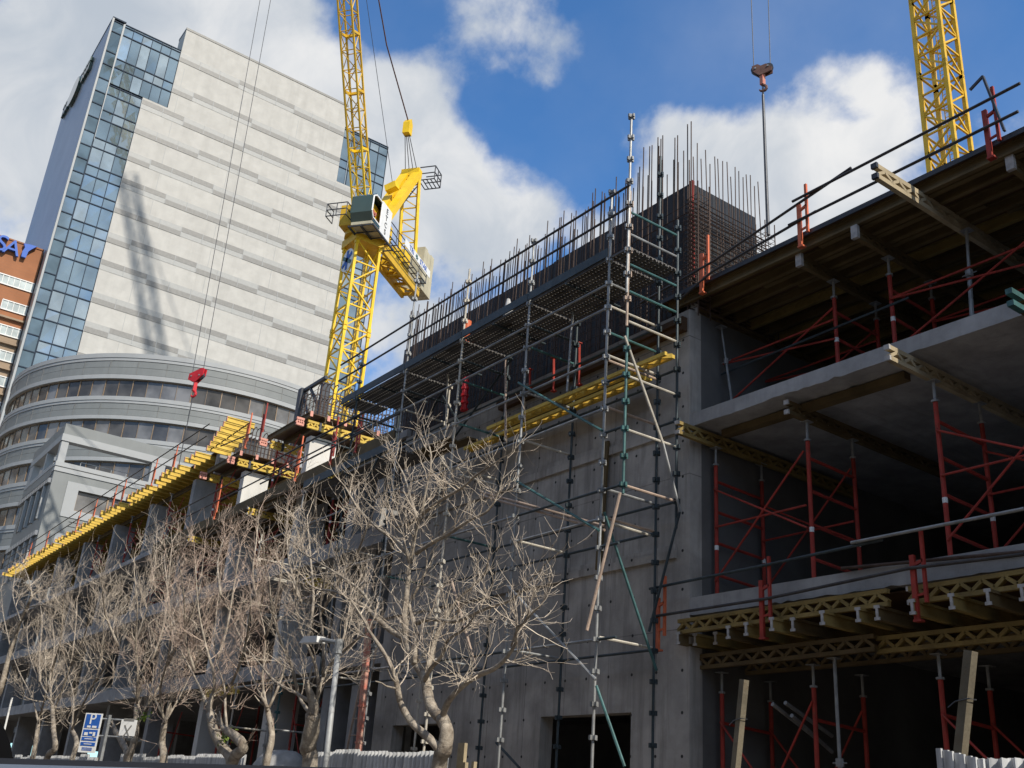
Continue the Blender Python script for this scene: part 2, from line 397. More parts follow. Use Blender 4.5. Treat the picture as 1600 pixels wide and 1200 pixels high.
# street wall with two openings
def core_wall():
    b = MB(); t = .3
    ops = [(-21.7, -19.65, 0.9, 3.17), (-16.15, -13.63, 0.9, 3.2)]
    xs = [XW0] + [v for o in ops for v in o[:2]] + [XW1]
    zt = 10.45
    for k in range(0, len(xs), 2): b.box((xs[k], YF, 0), (xs[k+1], YF+t, zt))
    for o in ops:
        b.box((o[0], YF, o[3]), (o[1], YF+t, zt)); b.box((o[0], YF, 0), (o[1], YF+t, o[2]))
    return b
core_wall().build('wall', M['wall_concrete'], site)
b = MB()                                        # return wall on the bay side
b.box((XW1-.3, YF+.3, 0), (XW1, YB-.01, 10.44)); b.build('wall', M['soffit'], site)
b = MB()                                        # cast ledges at the floor lines of the street wall
for z, h in ((8.02, .16), (5.72, .14)): b.box((XW0, YF-.06, z), (XW1-.3, YF+.01, z+h)); b.box((XW0, YF-.03, z+h), (XW1-.3, YF+.01, z+h+.1))
b.build('ledge', M['wall_concrete'], site)
# slabs
def slab(x0, x1, ztop, th, y0=YF, name='slab', rough=True, m='slab_concrete'):
    b = MB(); n = max(2, int((x1-x0)/.12)); rnd = random.Random(int(ztop*10+x0))
    low = 0
    fr, tp = [], []
    for k in range(n+1):
        x = x0+(x1-x0)*k/n
        low = low*.8+rnd.uniform(-.003, .003) if rough else 0
        jag = (rnd.uniform(-.01, .03) if rough and (rnd.random() < .12 or -10.5 < x < -8.8) else 0)
        fr.append((x, low+jag)); tp.append(x)
    for k in range(n):
        (xa, la), (xb, lb) = fr[k], fr[k+1]
        b.quad((xa, y0, ztop-th+la), (xb, y0, ztop-th+lb), (xb, y0, ztop), (xa, y0, ztop))
        b.quad((xa, y0, ztop-th+la), (xa, YB, ztop-th), (xb, YB, ztop-th), (xb, y0, ztop-th+lb))
    b.quad((x0, y0, ztop), (x1, y0, ztop), (x1, YB, ztop), (x0, YB, ztop))
    b.quad((x0, y0, ztop-th), (x0, y0, ztop), (x0, YB, ztop), (x0, YB, ztop-th))
    b.quad((x1, y0, ztop-th), (x1, YB, ztop-th), (x1, YB, ztop), (x1, y0, ztop))
    return b.build(name, M[m], site)
slab(XW1+.003, XR, Z1, .30); slab(XW1+.003, XR, Z2, .25)
slab(XL, XW0-.003, Z1+.1, .45); slab(XL, XW0-.003, Z2-.1, .45)
slab(XL, XW0-.003, 10.72, .2, rough=False)
# slab between behind the street wall
b = MB()
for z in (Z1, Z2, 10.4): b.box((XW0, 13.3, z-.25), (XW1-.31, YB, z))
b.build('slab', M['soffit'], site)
MB().box((XL, YB-.002, 0), (XR, YB+.3, 10.62)).build('added_back_wall', M['soffit'], site)  # added wall, keeps light from entering the floors at the rear
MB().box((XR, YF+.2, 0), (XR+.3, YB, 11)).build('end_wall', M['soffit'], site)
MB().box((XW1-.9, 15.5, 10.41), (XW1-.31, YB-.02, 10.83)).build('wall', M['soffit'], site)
# columns: blade columns with their broad face to the right
for k in range(9):
    x = -30.0-5.45*k
    ztop = 12.55 if k < 2 else 13.4
    MB().box((x-.36, 13.02, 0), (x, 13.98, ztop)).build('column', M['column_concrete_sunlit' if k < 2 else 'concrete'], site)  # first two columns carry the sunlit tone, the rest a darker one
    if k % 2 == 0: MB().box((x-.36, 18.0, 0), (x, 18.9, 10.5)).build('column', M['concrete'], site)
for x in (-24.3, -25.9): MB().box((x-.4, 12.9, 0), (x, 13.6, 10.5)).build('column', M['concrete'], site)
for x in (-2.5, 3.0): MB().box((x-.4, 13.0, 0), (x, 13.8, 10.5)).build('column', M['concrete'], site)
for x in (-9, -4): MB().box((x-.4, 18.5, 0), (x, 19.3, 10.5)).build('column', M['concrete'], site)
MB().box((XL, 20, 10.73), (-33, 20.3, 13.58)).build('added_back_wall', M['soffit'], site)  # added wall, stops skylight under the upper deck
# concrete stub at far left end of the core, behind the scaffold
MB().box((-23.9, 12.9, 10.74), (-22.75, 13.2, 13.3)).build('shear_wall', M['concrete'], site)
MB().box((-26.6, 14.2, 10.74), (-25.2, 14.6, 14.4)).build('shear_wall', M['concrete'], site)

# ---------------------------------------------------------------- black wall formwork and rebar on the core
fw = thing('wall_formwork', 'black faced wall shuttering standing on the grey core wall behind the reinforcing bars', 'formwork', (-18, 12.95, 10.45))
xs = [-24.0, -21.7, -19.4, -17.1, -14.8, -12.6]
for k in range(5): MB().box((xs[k]+.004, 12.88, 10.45), (xs[k+1]-.004, 12.96, 13.62+.02*(k % 2))).build('panel', M['blackform'], fw)
MB().box((-12.68, 12.97, 10.45), (-12.56, 14.8, 13.6)).build('panel', M['blackform'], fw)
MB().box((-12.6, 12.86, 11.4), (-12.53, 12.93, 13.66)).build('corner_strip', M['red'], fw)
b = MB()
for k in range(5):
    for x in (xs[k]+.55, xs[k]+1.7): b.box((x-.05, 12.965, 10.5), (x+.05, 13.1, 13.5))
b.build('soldier', M['timber_y'], fw)

cage = thing('rebar_cage', 'rust brown reinforcing bar cage rising out of the core wall top', 'rebar', (-18, 12.65, 10.3))
rnd = random.Random(5)
def barmesh(h): return MB().tube([(0, 0, 0), (0, 0, h)], .011, 5)
x = -23.6
nb = 0
while x < -12.35:
    top = 14.5+rnd.uniform(-.25, .25) + (.35 if x > -13.8 else 0)
    y = 12.62+rnd.choice((0, .16)); ln = rnd.uniform(-.03, .03)
    MB().tube([(x, y, 10.3), (x+ln, y+rnd.uniform(-.02, .02), top)], .0125, 5).build('vertical_bar', M['rebar'], cage); nb += 1
    x += rnd.choice((.09, .12, .14, .14, .14, .17)) if x < -14 else rnd.choice((.09, .13, .16))
b = MB(); x = -23.55
while x < -12.5:
    b.tube([(x, 12.8, 10.3), (x+rnd.uniform(-.03, .03), 12.79, 14.35+rnd.uniform(-.3, .2))], .012, 5); x += .155
fb = b.build('vertical_bars', M['rebar'], cage); fb['kind'] = 'stuff'
for k in range(17):
    y = 12.75+k*.125
    top = 14.35+rnd.uniform(-.25, .2)
    MB().tube([(-12.42+rnd.choice((0, .12)), y, 10.3), (-12.4, y+rnd.uniform(-.02, .02), top)], .011, 5).build('vertical_bar', M['rebar'], cage); nb += 1
b = MB()
z = 10.5
while z < 12.9:
    for y in (12.60, 12.80): b.tube([(-23.7, y, z), (-12.35, y, z+rnd.uniform(-.02, .02))], .008, 4)
    for xx in (-12.42, -12.28):
        for zo in (0, .1): b.tube([(xx, 12.55, z+zo), (xx, 14.95, z+zo+rnd.uniform(-.05, .05))], .012, 4)
    z += .2
b.build('horizontal_bars', M['rebar'], cage)
for (cx, cyy, w_, d_) in ((-12.25, 12.75, .28, .32), (-12.3, 14.8, .25, .3)):
    b = MB(); z = 10.5
    while z < 13.0:
        x0, x1, y0, y1 = cx-w_/2, cx+w_/2, cyy-d_/2, cyy+d_/2
        j = rnd.uniform(-.02, .02)
        b.tube([(x0, y0, z), (x1, y0, z+j), (x1, y1, z), (x0, y1, z-j), (x0, y0, z)], .007, 4); z += .1
    for sx, sy2 in ((-1, -1), (1, -1), (1, 1), (-1, 1)): b.tube([(cx+sx*w_/2, cyy+sy2*d_/2, 10.3), (cx+sx*w_/2, cyy+sy2*d_/2, 13.3)], .012, 5)
    b.build('link_bars', M['rebar'], cage)

# ================================================================== MAIN SCAFFOLD
sc = thing('scaffold', 'tall tube scaffold with steel deck boards in front of the grey core wall', 'scaffold', (-18, 11.4, 0))
YO, YI = 10.84, 12.1
SX = [-12.67, -15.11, -17.55, -19.99, -22.43, -24.87, -27.31]
rs = random.Random(3)
def standard(x, y, z0, z1, mt, lean=0):
    b = MB(); b.tube([(x, y, z0), (x+lean, y, z1)], .0245, 8)
    z = 4.1-8*.495
    while z < z1:
        if z > z0+.05:
            xx = x+lean*(z-z0)/(z1-z0)
            b.tube([(xx, y, z-.028), (xx, y, z+.028)], .037, 8)
            for dx, dy in ((.055, 0), (-.055, 0), (0, .055), (0, -.055)): b.box((xx+dx-.02, y+dy-.02, z-.035), (xx+dx+.02, y+dy+.02, z+.035))
        z += .495
    b.build('standard', M[mt], sc)
def tubepart(name, p, q, mt, r=.0242, n=7): MB().tube([p, q], r, n).build(name, M[mt], sc)
tops_o = [12.55, 12.55, 12.85, 13.75, 12.4, 9.1, 8.3]; mats_o = ['galv', 'galv', 'creampipe', 'galv', 'navy', 'galv', 'creampipe']
tops_i = [13.95, 11.4, 11.4, 11.3, 11.3, 8.6, 4.6]; mats_i = ['navy', 'navy', 'navy', 'creampipe', 'navy', 'galv', 'teal']
for k, x in enumerate(SX):
    standard(x, YO, .1, tops_o[k], mats_o[k]); standard(x, YI, .1, tops_i[k], mats_i[k])
standard(-12.17, YO, 10.15, 14.05, 'galv'); standard(-12.17, YO+.02, 9.5, 12.3, 'rustpipe')
standard(-12.15, YO+.02, 6.42, 9.45, 'teal'); standard(-12.17, YI, 6.1, 12.2, 'navy')
ZL = {0: 4.1, 4: 6.08, 5: 6.575, 6: 7.07, 8: 8.06, 10: 9.05, 12: 10.04, 13: 10.53, 14: 11.03, 16: 11.9, 17: 12.35}
for k in range(6):                                # outer ledgers, bay by bay
    x0, x1 = SX[k+1]+.05, SX[k]-.05
    lv = [0, 4, 5, 8, 10, 12, 13] if k < 4 else ([0, 4, 5, 8] if k == 4 else [0, 4, 8])
    if k == 3: lv = [0, 5, 8, 10, 12, 13]
    for l in lv:
        if l == 4 and k in (1, 2): continue
        tubepart('ledger', (x0, YO, ZL[l]), (x1, YO, ZL[l]), rs.choice(['galv', 'galv', 'navy', 'galv']))
    li = [0, 4, 5] if k in (0, 1, 2) else [0, 5]
    if k < 5:
        for l in li: tubepart('ledger', (x0, YI, ZL[l]+.02), (x1, YI, ZL[l]+.02), 'navy')
    if k < 5:
        tubepart('ledger', (x0, YI, ZL[10]-.15), (x1, YI, ZL[10]-.15), 'navy'); tubepart('ledger', (x0, YI, ZL[12]+.02), (x1, YI, ZL[12]+.02), 'navy')
        tubepart('transom', ((x0+x1)/2, YO-.05, 11.0), ((x0+x1)/2, YI+.1, 11.0), 'navy'); tubepart('transom', (x0-.05, YO+.05, 10.58), (x0-.05, YI-.05, 10.58), 'navy')
for z in (11.9, 12.37):                           # long guard rails along the top lift
    MB().tube([(-23.6, YO-.05, z-.02), (-17.5, YO-.05, z), (-12.1, YO-.05, z+.01)], .0242, 8).build('guard_rail', M['darkpipe'], sc)
for z in (4.1, 5.6, 6.57, 7.6, 8.55): tubepart('ledger', (-12.62, YO, z), (-12.2, YO, z), 'navy')
for z in (6.57, 8.06, 9.05): tubepart('ledger', (-12.62, YI, z), (-12.2, YI, z), 'navy')
# transoms
tcols = ['creampipe', 'rustpipe', 'creampipe', 'galv', 'teal', 'creampipe']
for k, x in enumerate(SX):
    zs = {0: [4.1, 6.08, 6.575, 8.06, 9.05, 10.04], 1: [4.1, 6.08, 8.06, 9.05, 10.04], 2: [4.1, 6.575, 8.06, 9.05, 10.04]}.get(k, [4.1, 6.08, 8.06, 10.04] if k < 4 else [4.1, 6.08, 7.1])
    for z in zs: tubepart('transom', (x, YO+.05, z+.045), (x, YI-.05, z+.045), rs.choice(tcols))
for z, mt in ((6.575, 'rustpipe'), (7.565, 'creampipe'), (8.55, 'creampipe'), (9.6, 'creampipe'), (10.2, 'teal'), (11.38, 'galv'), (11.85, 'teal'), (10.75, 'teal')):
    tubepart('transom', (-12.17, YO+.05, z), (-12.17, YI-.04, z), mt)
for z, mt in ((9.55, 'teal'), (10.55, 'galv'), (9.0, 'rustpipe')): tubepart('transom', (-12.67, YO+.05, z), (-12.67, YI-.04, z), mt)
for z in (3.0, 2.0): tubepart('transom', (-24.87, YO+.05, z), (-24.87, YI, z), 'galv')
for z in (6.08, 7.1, 7.6, 3.1): tubepart('transom', (-27.31, YO+.05, z), (-27.31, YI, z), 'creampipe')
# loose long tubes and braces
A = P
for p, q, mt, yy in (((810, 598), (941, 673), 'teal', YO-.06), ((800, 748), (936, 829), 'teal', YO-.06), ((793, 915), (931, 1062), 'galv', YO-.06),
                     ((932, 1072), (976, 1198), 'teal', YO-.06)):
    tubepart('brace', A(*p, Y=yy), A(*q, Y=yy), mt, .0242)
tubepart('brace', A(976, 525, Y=YO-.05), A(1036, 693, Y=11.75), 'creampipe', .025)
tubepart('brace', A(1036, 693, Y=11.75), A(1063, 800, Y=YI), 'galv', .025)
tubepart('brace', A(1062, 800, Y=YI), A(1014, 987, Y=YI-.06), 'navy', .025)
tubepart('brace', A(969, 770, Y=YO-.09), A(917, 985, Y=YO-.35), 'rustpipe', .027)
tubepart('brace', A(944, 800, Y=YO+.05), A(1026, 1048, Y=YI-.1), 'teal', .025)
tubepart('brace', A(705, 905, Y=YO-.05), A(744, 1045, Y=YO-.05), 'rustpipe', .025)
for dz in (0, .07): tubepart('brace', A(750, 768, Y=YO-.1)+V(0, 0, -dz), A(945, 822, Y=YO+.2)+V(0, 0, -dz), 'rustpipe', .0242)
tubepart('brace', A(955, 818, Y=YO+.1), A(1015, 836, Y=YI-.08), 'creampipe', .0242)
tubepart('brace', A(718, 742, Y=YO-.06), A(775, 758, Y=YO+.6), 'creampipe', .0242)
for a_, c_, mt in (((655, 560), (722, 668), 'navy'), ((640, 700), (705, 590), 'navy'), ((705, 690), (800, 560), 'navy'), ((660, 905), (712, 760), 'galv')): tubepart('brace', A(*a_, Y=YI-.08), A(*c_, Y=YI-.08), mt)
for k_, (a_, c_) in enumerate((((790, 560), (790, 690)), ((895, 487), (886, 612)), ((700, 585), (696, 690)))): tubepart('standard', A(*c_, Y=11.5), A(*a_, Y=11.5), ['rustpipe', 'galv', 'creampipe'][k_])
tubepart('brace', A(775, 1160, Y=YI-.1), A(812, 1200, Y=YI-.1), 'navy', .0242)
tubepart('brace', A(605, 690, Y=YO-.03), A(562, 770, Y=YO-.03), 'navy', .0242)
# deck boards of the top lift (seen from below) and toe boards
def deck_board(x0, x1, y0, z):
    b = MB(); w_ = .225
    for a, c in ((0, .035), (.095, .13), (.19, .225)): b.box((x0, y0+a, z), (x1, y0+c, z+.045))
    x = x0+.01
    while x < x1-.06:
        b.box((x, y0+.036, z+.03), (x+.062, y0+.094, z+.045)); b.box((x, y0+.131, z+.03), (x+.062, y0+.189, z+.045)); x += .088
    b.build('deck_board', M['deckboard'], sc)
for k in range(5):
    x0, x1 = max(SX[k+1], -23.2)+.03, SX[k]-.03
    if k == 4: x0, x1 = -23.2, SX[4]-.03
    for j in range(5):
        if k == 4 and j > 3: continue
        y0 = YO-.02+.245*j
        deck_board(x0, x1, y0, 11.04)
        if k == 4: continue
    MB().box((x0-.02, YO-.06, 11.09), (x1+.02, YO-.03, 11.27)).build('toe_board', M['navy'], sc)
for j in range(5): deck_board(-12.64, -12.13, YO-.02+.245*j, 11.04)
# lower walkway at the left end of the scaffold
for k in (3, 4):
    for j in range(3): MB().box((SX[k+1]+.03, YO+.05+.3*j, 9.08), (SX[k]-.03, YO+.32+.3*j, 9.12)).build('deck_board', M['deckboard'], sc)
    MB().box((SX[k+1]+.03, YO-.06, 9.13), (SX[k]-.03, YO-.03, 9.33)).build('toe_board', M['navy'], sc)
for z in (9.95, 10.5): tubepart('guard_rail', (-28.0, YO-.04, z-.03), (-19.99, YO-.04, z+.02), 'darkpipe')

b = MB(); p = P(731, 497, Y=11.0); b.tube([(p.x, 11.0, 11.09), (p.x, 11.0, 11.62)], [.075, .095], 12)
tag(b.build('bucket', M['orange']), 'orange bucket standing on the scaffold deck behind the toe board', 'bucket')
b = MB(); p = P(796, 455, Y=11.1); b.tube([(p.x, 11.1, 11.09), (p.x+.02, 11.1, 11.4), (p.x-.02, 11.1, 11.68)], [.11, .10, .04], 9)
tag(b.build('bag', M['tarp']), 'pale bag standing on the scaffold deck against the black shuttering', 'bag')
# girders laid flat over the transoms as a walkway
for k, (y, x0, x1, lab) in enumerate(((11.75, -17.5, -12.0, 'yellow lattice girder flat on the scaffold, its tip past the wall corner'),
                                      (12.15, -19.0, -13.0, 'yellow lattice girder flat on the scaffold, the one close to the grey wall'))):
    b = MB().lattice((x0, y, 9.17), (x1, y, 9.17), h=.25, cw=.07, ch=.06, pitch=.33, flat=True)
    tag(b.build('lattice_girder', M['timber_y']), lab, 'girder')
b = MB()
for j, (x0, x1) in enumerate(((-20.6, -18.6), (-20.3, -18.2))): b.box((x0, 11.3+.3*j, 9.12), (x1, 11.58+.3*j, 9.16))
tag(b.build('scaffold_plank', M['timber_brown_shaded']), 'pair of worn brown planks on the scaffold left of the yellow girders', 'plank')
b = MB(); b.box((-18.2, 12.36, 10.0), (-12.3, 12.49, 10.28)); b.box((-18.2, 12.30, 10.12), (-12.3, 12.36, 10.2))
tag(b.build('waler', M['plywood']), 'long rusty brown waler fixed along the top of the grey core wall', 'waler')
b = MB(); b.box((-17.9, 12.33, 9.45), (-13.8, 12.47, 9.65)); tag(b.build('timber_beam', M['timber_brown_shaded']), 'single ochre timber beam fixed flat on the wall above the yellow walkway girders', 'beam')
p0, p1 = P(935, 890, Y=12.42), P(948, 690, Y=12.42)
tag(MB().bar(p0, p1, .14, .05).build('plank', M['timber_brown_shaded']), 'long brown plank standing upright against the grey core wall', 'plank')
def red_stub(p, q, lab):
    b = MB(); b.tube([p, q], .03, 7); b.box(Vector(q)+V(-.05, -.05, 0), Vector(q)+V(.05, .05, .02)); b.box(Vector(p)+V(-.05, -.05, -.03), Vector(p)+V(.05, .05, 0))
    tag(b.build('tie_post', M['red']), lab, 'post')
for (a, b_, lab) in (((865, 610), (865, 560), 'short red post on the waler between second and third scaffold poles'), ((905, 600), (905, 537), 'tall red post on the waler, nearest the last scaffold bay'), ((828, 605), (828, 578), 'shortest red post at the left end of the waler')):
    red_stub(P(*a, Y=12.28), P(*b_, Y=12.28), lab)
b = MB(); p0, p1 = P(725, 640, Y=12.45), P(728, 575, Y=12.45)
b.tube([p0, p1], .075, 8)
for k in range(7): q = p0.lerp(p1, k/6); b.tube([q-V(0, 0, .03), q+V(0, 0, .03)], .10, 8)
tag(b.build('push_pull_prop', M['hookred']), 'stout red push-pull prop standing against the black shuttering', 'prop')

# ================================================================== BEAMS, GIRDERS, SHORING ON THE RIGHT BAY
def timber_beam(p, q, lab, group=None, cap='endcap', mt='timber_y', parent=None):
    p, q = Vector(p), Vector(q); t = thing('timber_beam', lab, 'beam', p, group)
    d = (q-p).normalized()
    MB().hbeam(p+d*.02, q, .2).build('beam', M[mt], t)
    MB().hbeam(p, p+d*.02, .204, .084, .042, .034).build('end_cap', M[cap], t)
    return t
def lattice_girder(p, q, lab, mt='timber_y', cap=True, h=.24):
    p, q = Vector(p), Vector(q); t = thing('lattice_girder', lab, 'girder', p)
    MB().lattice(p, q, h).build('girder', M[mt], t)
    if cap:
        d = (q-p).normalized()
        for sg_ in (-1, 1): MB().bar(p-d*.03+V(0, 0, sg_*(h/2-.03)), p+V(0, 0, sg_*(h/2-.03)), .09, .065).build('end_cap', M['endcap'], t)
    return t
# first floor edge: girder under slab edge, cantilever beams, girder below
lattice_girder((-12.35, 12.36, 4.5), (-8.35, 12.36, 4.52), 'lattice girder under the first floor slab edge, beside the core wall', cap=False, mt='timber_half_shaded')
lattice_girder((-8.02, 12.36, 4.5), (-3.5, 12.36, 4.55), 'lattice girder under the first floor slab edge, right of the gap', mt='timber_half_shaded')
lattice_girder((-12.4, 12.78, 3.98), (-8.9, 12.78, 4.02), 'lower lattice girder carrying the beam tips, left length by the core wall', mt='timber_brown_shaded', cap=False)
lattice_girder((-8.95, 12.9, 4.0), (-3.5, 12.9, 4.04), 'lower lattice girder carrying the beam tips, running out of view right', mt='timber_half_shaded', cap=False)
lattice_girder((-12.0, 13.6, 3.98), (-4.0, 13.6, 4.02), 'darkest lattice girder deep under the first floor formwork', mt='timber_brown_shaded', cap=False)
tips = [(1033, 1013), (1085, 1003), (1117, 1001), (1137, 992), (1165, 987), (1205, 978), (1238, 980), (1284, 968), (1340, 965), (1370, 962), (1425, 953), (1486, 940), (1543, 935), (1596, 925)]
for k, (px, py) in enumerate(tips):
    p = P(px, py, Z=4.3)
    y = max(12.1, min(12.62, p.y-.18))
    x = P(px, py, Y=y).x
    if k == 0: x, y = -12.28, 12.25
    timber_beam((x, y, 4.3), (x, 14.2, 4.3), 'cantilever timber beam under the first floor edge, %s from the core wall' % ORD[k], 'cantilever beams under the first floor edge', mt='timber_half_shaded' if k % 3 else 'timber_brown_shaded')
b = MB(); b.box((-12.2, 12.62, 4.63), (0, 16, 4.655)); tag(b.build('plywood_sheet', M['plywood']), 'brown plywood sheet under the first floor slab', 'plywood')
# second floor soffit beams poking out under the slab
sb = thing('formwork_beam', 'girder with bright yellow tip poking out under the second floor slab beside the core wall', 'beam', (-12.1, 12.06, 7.9))
MB().lattice((-12.1, 12.06, 7.9), (-12.1, 17, 7.86), .24).build('girder', M['timber_half_shaded'], sb)
for z in (7.81, 7.99): MB().bar((-12.1, 12.02, z), (-12.1, 12.058, z), .09, .065).build('end_cap', M['endcap'], sb)
for (x, y, lab, mt) in ((-10.15, 12.62, 'short tipped girder under the second floor slab in the middle of the bay', 'timber_brown_shaded'), (-7.8, 11.98, 'pale long tipped girder jutting out under the second floor slab', 'timber_pale'), (-5.78, 11.9, 'girder tip with green end at the right edge under the second floor', 'timber_brown_shaded')):
    t = thing('formwork_beam', lab, 'beam', (x, y, 7.9))
    MB().lattice((x, y, 7.9), (x, 17, 7.88), .24, ch=.07).build('girder', M[mt], t)
    for z in (7.815, 7.985): MB().bar((x, y-.04-.25*(x > -6), z), (x, y-.002, z), .09, .075).build('end_cap', M['teal' if x > -6 else 'endcap'], t)
b = MB(); b.box((-11.9, 12.95, 7.93), (-8.2, 13.12, 8.05)); tag(b.build('timber_strip', M['timber_brown_shaded']), 'brown timber strip against the second floor soffit', 'timber')

# third floor deck formwork on the right
dk = thing('deck_formwork', 'timber deck formwork roofing the right hand bay, seen from below', 'formwork', (-5, 16, 10.4))
MB().box((-13.1, 12.46, 10.84), (XR, YB, 10.87)).build('plywood', M['plywood'], dk)
MB().box((-13.1, 12.435, 10.80), (XR, 12.458, 10.885)).build('edge_board', M['steel_dark'], dk)
y = 12.58; k = 0; rj = random.Random(9)
while y < 20:
    xa = -12.9+rj.uniform(-.2, .3); xb = XR
    MB().hbeam((xa, y, 10.735), (xb, y, 10.735), .2).build('joist', M[rj.choice(['timber_half_shaded', 'timber_brown_shaded', 'timber_brown_shaded'])], dk)
    if y < 17:
        x2 = rj.uniform(-11, -5); MB().hbeam((x2, y+.12, 10.735), (x2+3.6, y+.12, 10.735), .2).build('joist', M['timber_brown_shaded'], dk)
    y += .42; k += 1
for k, (x, y, mt, lab) in enumerate(((-12.32, 12.68, 'timber_brown_shaded', 'main timber bearer under the top deck nearest the core wall, grey wrapped end'), (-9.78, 12.62, 'timber_brown_shaded', 'main bearer under the top deck, second from the core wall'),
                                 (-8.6, 12.55, 'timber_brown_shaded', 'main bearer under the top deck, just left of the long protruding one'), (-6.0, 12.6, 'timber_brown_shaded', 'main bearer under the top deck at the right edge'))):
    t = thing('timber_bearer', lab, 'beam', (x, y, 10.5))
    MB().lattice((x, y+.05, 10.52), (x, 19, 10.52), .22, ch=.07).build('beam', M[mt], t)
    b = MB(); b.bar((x, y-.02, 10.52), (x, y+.048, 10.52), .12, .235); b.build('end_cap', M['endcap'], t)
t = thing('lattice_girder', 'long lattice girder jutting far out beyond the top deck with its side in sun', 'girder', (-7.38, 11.35, 10.5))
MB().lattice((-7.38, 11.4, 10.52), (-7.38, 18, 10.52), .26, ch=.08, pitch=.34).build('girder', M['timber_pale'], t)
for z in (10.43, 10.61): MB().bar((-7.38, 11.35, z), (-7.38, 11.398, z), .1, .085).build('end_cap', M['steel_dark'], t)

# shoring frames
def shoring(x, z0, z1, yf, yr, lab, xnext=None, seed=0, rungs=4):
    t = thing('shoring_frame', lab, 'shoring', (x, yf, z0))
    hj = .34
    for y in (yf, yr):
        MB().tube([(x, y, z0+.12), (x, y, z1-hj)], .036, 8).build('leg', M['red'], t)
        b = MB(); b.tube([(x, y, z1-hj-.05), (x, y, z1)], .024, 7); b.box((x-.08, y-.08, z1-.012), (x+.08, y+.08, z1)); b.tube([(x, y, z1-hj), (x, y, z1-hj+.03)], .06, 8)
        b.build('screw_jack', M['galv'], t)
        b = MB(); b.tube([(x, y, z0), (x, y, z0+.15)], .024, 7); b.box((x-.08, y-.08, z0), (x+.08, y+.08, z0+.012)); b.build('base_jack', M['galv'], t)
        MB().tube([(x, y, z0+.9), (x, y, z0+.98)], .038, 8).build('label_band', M['white'], t)
    H = z1-hj-z0-.2
    for k in range(rungs):
        z = z0+.25+H*(k+.3)/rungs
        MB().tube([(x, yf, z+.05), (x, yr, z)], .027, 6).build('rung', M['red'], t)
    if xnext is not None:
        for y in (yf, yr):
            MB().tube([(x, y-.045, z0+.35), (xnext, y-.045, z1-hj-.2)], .018, 6).build('brace', M['red'], t)
            MB().tube([(x, y-.05, z1-hj-.45), (xnext, y-.05, z0+.95)], .018, 6).build('brace', M['red'], t)
            MB().tube([(x, y-.04, z0+1.3), (xnext, y-.04, z0+1.32)], .018, 6).build('brace', M['red'], t)
shoring(-12.12, Z1, 7.78, 13.03, 14.25, 'red shoring frame on the first floor right beside the core wall', -10.15)
shoring(-10.15, Z1, 7.78, 13.1, 14.3, 'red shoring frame in the middle of the first floor bay')
shoring(-7.78, Z1, 7.78, 13.03, 14.25, 'red shoring frame on the first floor at the right under the pale girder', -5.6)
shoring(-5.6, Z1, 7.78, 13.1, 14.3, 'red shoring frame on the first floor at the right edge of view')
shoring(-12.33, Z2, 10.4, 13.45, 14.65, 'red shoring frame on the second floor beside the core wall', -9.72, rungs=3)
shoring(-9.72, Z2, 10.4, 13.45, 14.65, 'red shoring frame on the second floor, left one of the close pair', rungs=3)
shoring(-8.62, Z2, 10.4, 13.45, 14.65, 'red shoring frame on the second floor, right one of the close pair', -5.95, rungs=3)
shoring(-5.95, Z2, 10.4, 13.45, 14.65, 'red shoring frame on the second floor at the right edge of view', rungs=3)
shoring(-12.1, .1, 3.85, 13.1, 14.3, 'red shoring frame on the ground floor behind the leaning timber post', -10.25)
shoring(-10.25, .1, 3.85, 13.1, 14.3, 'red shoring frame on the ground floor in the middle of the bay')
shoring(-8.15, .1, 3.85, 13.1, 14.3, 'red shoring frame on the ground floor behind the tall leaning post', -6.1)
shoring(-6.1, .1, 3.85, 13.1, 14.3, 'red shoring frame on the ground floor at the right edge of view')
def prop(p, q, lab, mt='galv', r=.035):
    p, q = Vector(p), Vector(q); t = thing('steel_prop', lab, 'prop', p); mid = p.lerp(q, .62)
    b = MB(); b.tube([p, mid], r, 8); b.box(p+V(-.08, -.08, 0), p+V(.08, .08, .012)); b.build('outer_tube', M[mt], t)
    b = MB(); b.tube([mid, q], r*.75, 8); b.box(q+V(-.08, -.08, -.012), q+V(.08, .08, 0)); b.build('inner_tube', M[mt], t)
    b = MB(); b.tube([mid-V(0, 0, .05), mid+V(0, 0, .06)], r*1.7, 8); b.tube([mid-V(.12, 0, 0), mid+V(.12, 0, 0)], .01, 5); b.build('collar', M['galv'], t)
prop((-12.38, 12.95, .05), (-12.38, 12.95, 3.86), 'grey steel prop beside the ground floor core wall corner')
prop((-9.7, 12.9, .05), (-9.7, 12.9, 3.88), 'grey steel prop under the lower girder in the middle of the bay')
prop((-7.35, 13.5, Z2), (-7.3, 13.6, 10.4), 'grey steel prop on the second floor right of the red frames')
prop((-7.2, 14.6, .05), (-7.2, 14.6, 3.9), 'dim grey prop deep inside the ground floor right of the tall post')
b = MB()
for (a, c) in (((1207, 1100), (1290, 1165)), ((1227, 1098), (1300, 1150)), ((1237, 1118), (1300, 1175))): b.tube([P(*a, Y=13.0), P(*c, Y=14.2)], .032, 7)
tag(b.build('pipe_bundle', M['galv']), 'bundle of three loose grey pipes slanting into the dark ground floor', 'pipes')
prop((-11.9, 13.3, Z2), (-12.15, 13.25, 10.3), 'thin grey prop against the core wall on the second floor', r=.025)
b = MB().tube([P(1127, 585, Y=13.3), P(1420, 465, Y=13.3)], .02, 6); tag(b.build('scaffold_tube', M['navy']), 'slanting dark tube laid across the second floor shoring frames', 'tube')

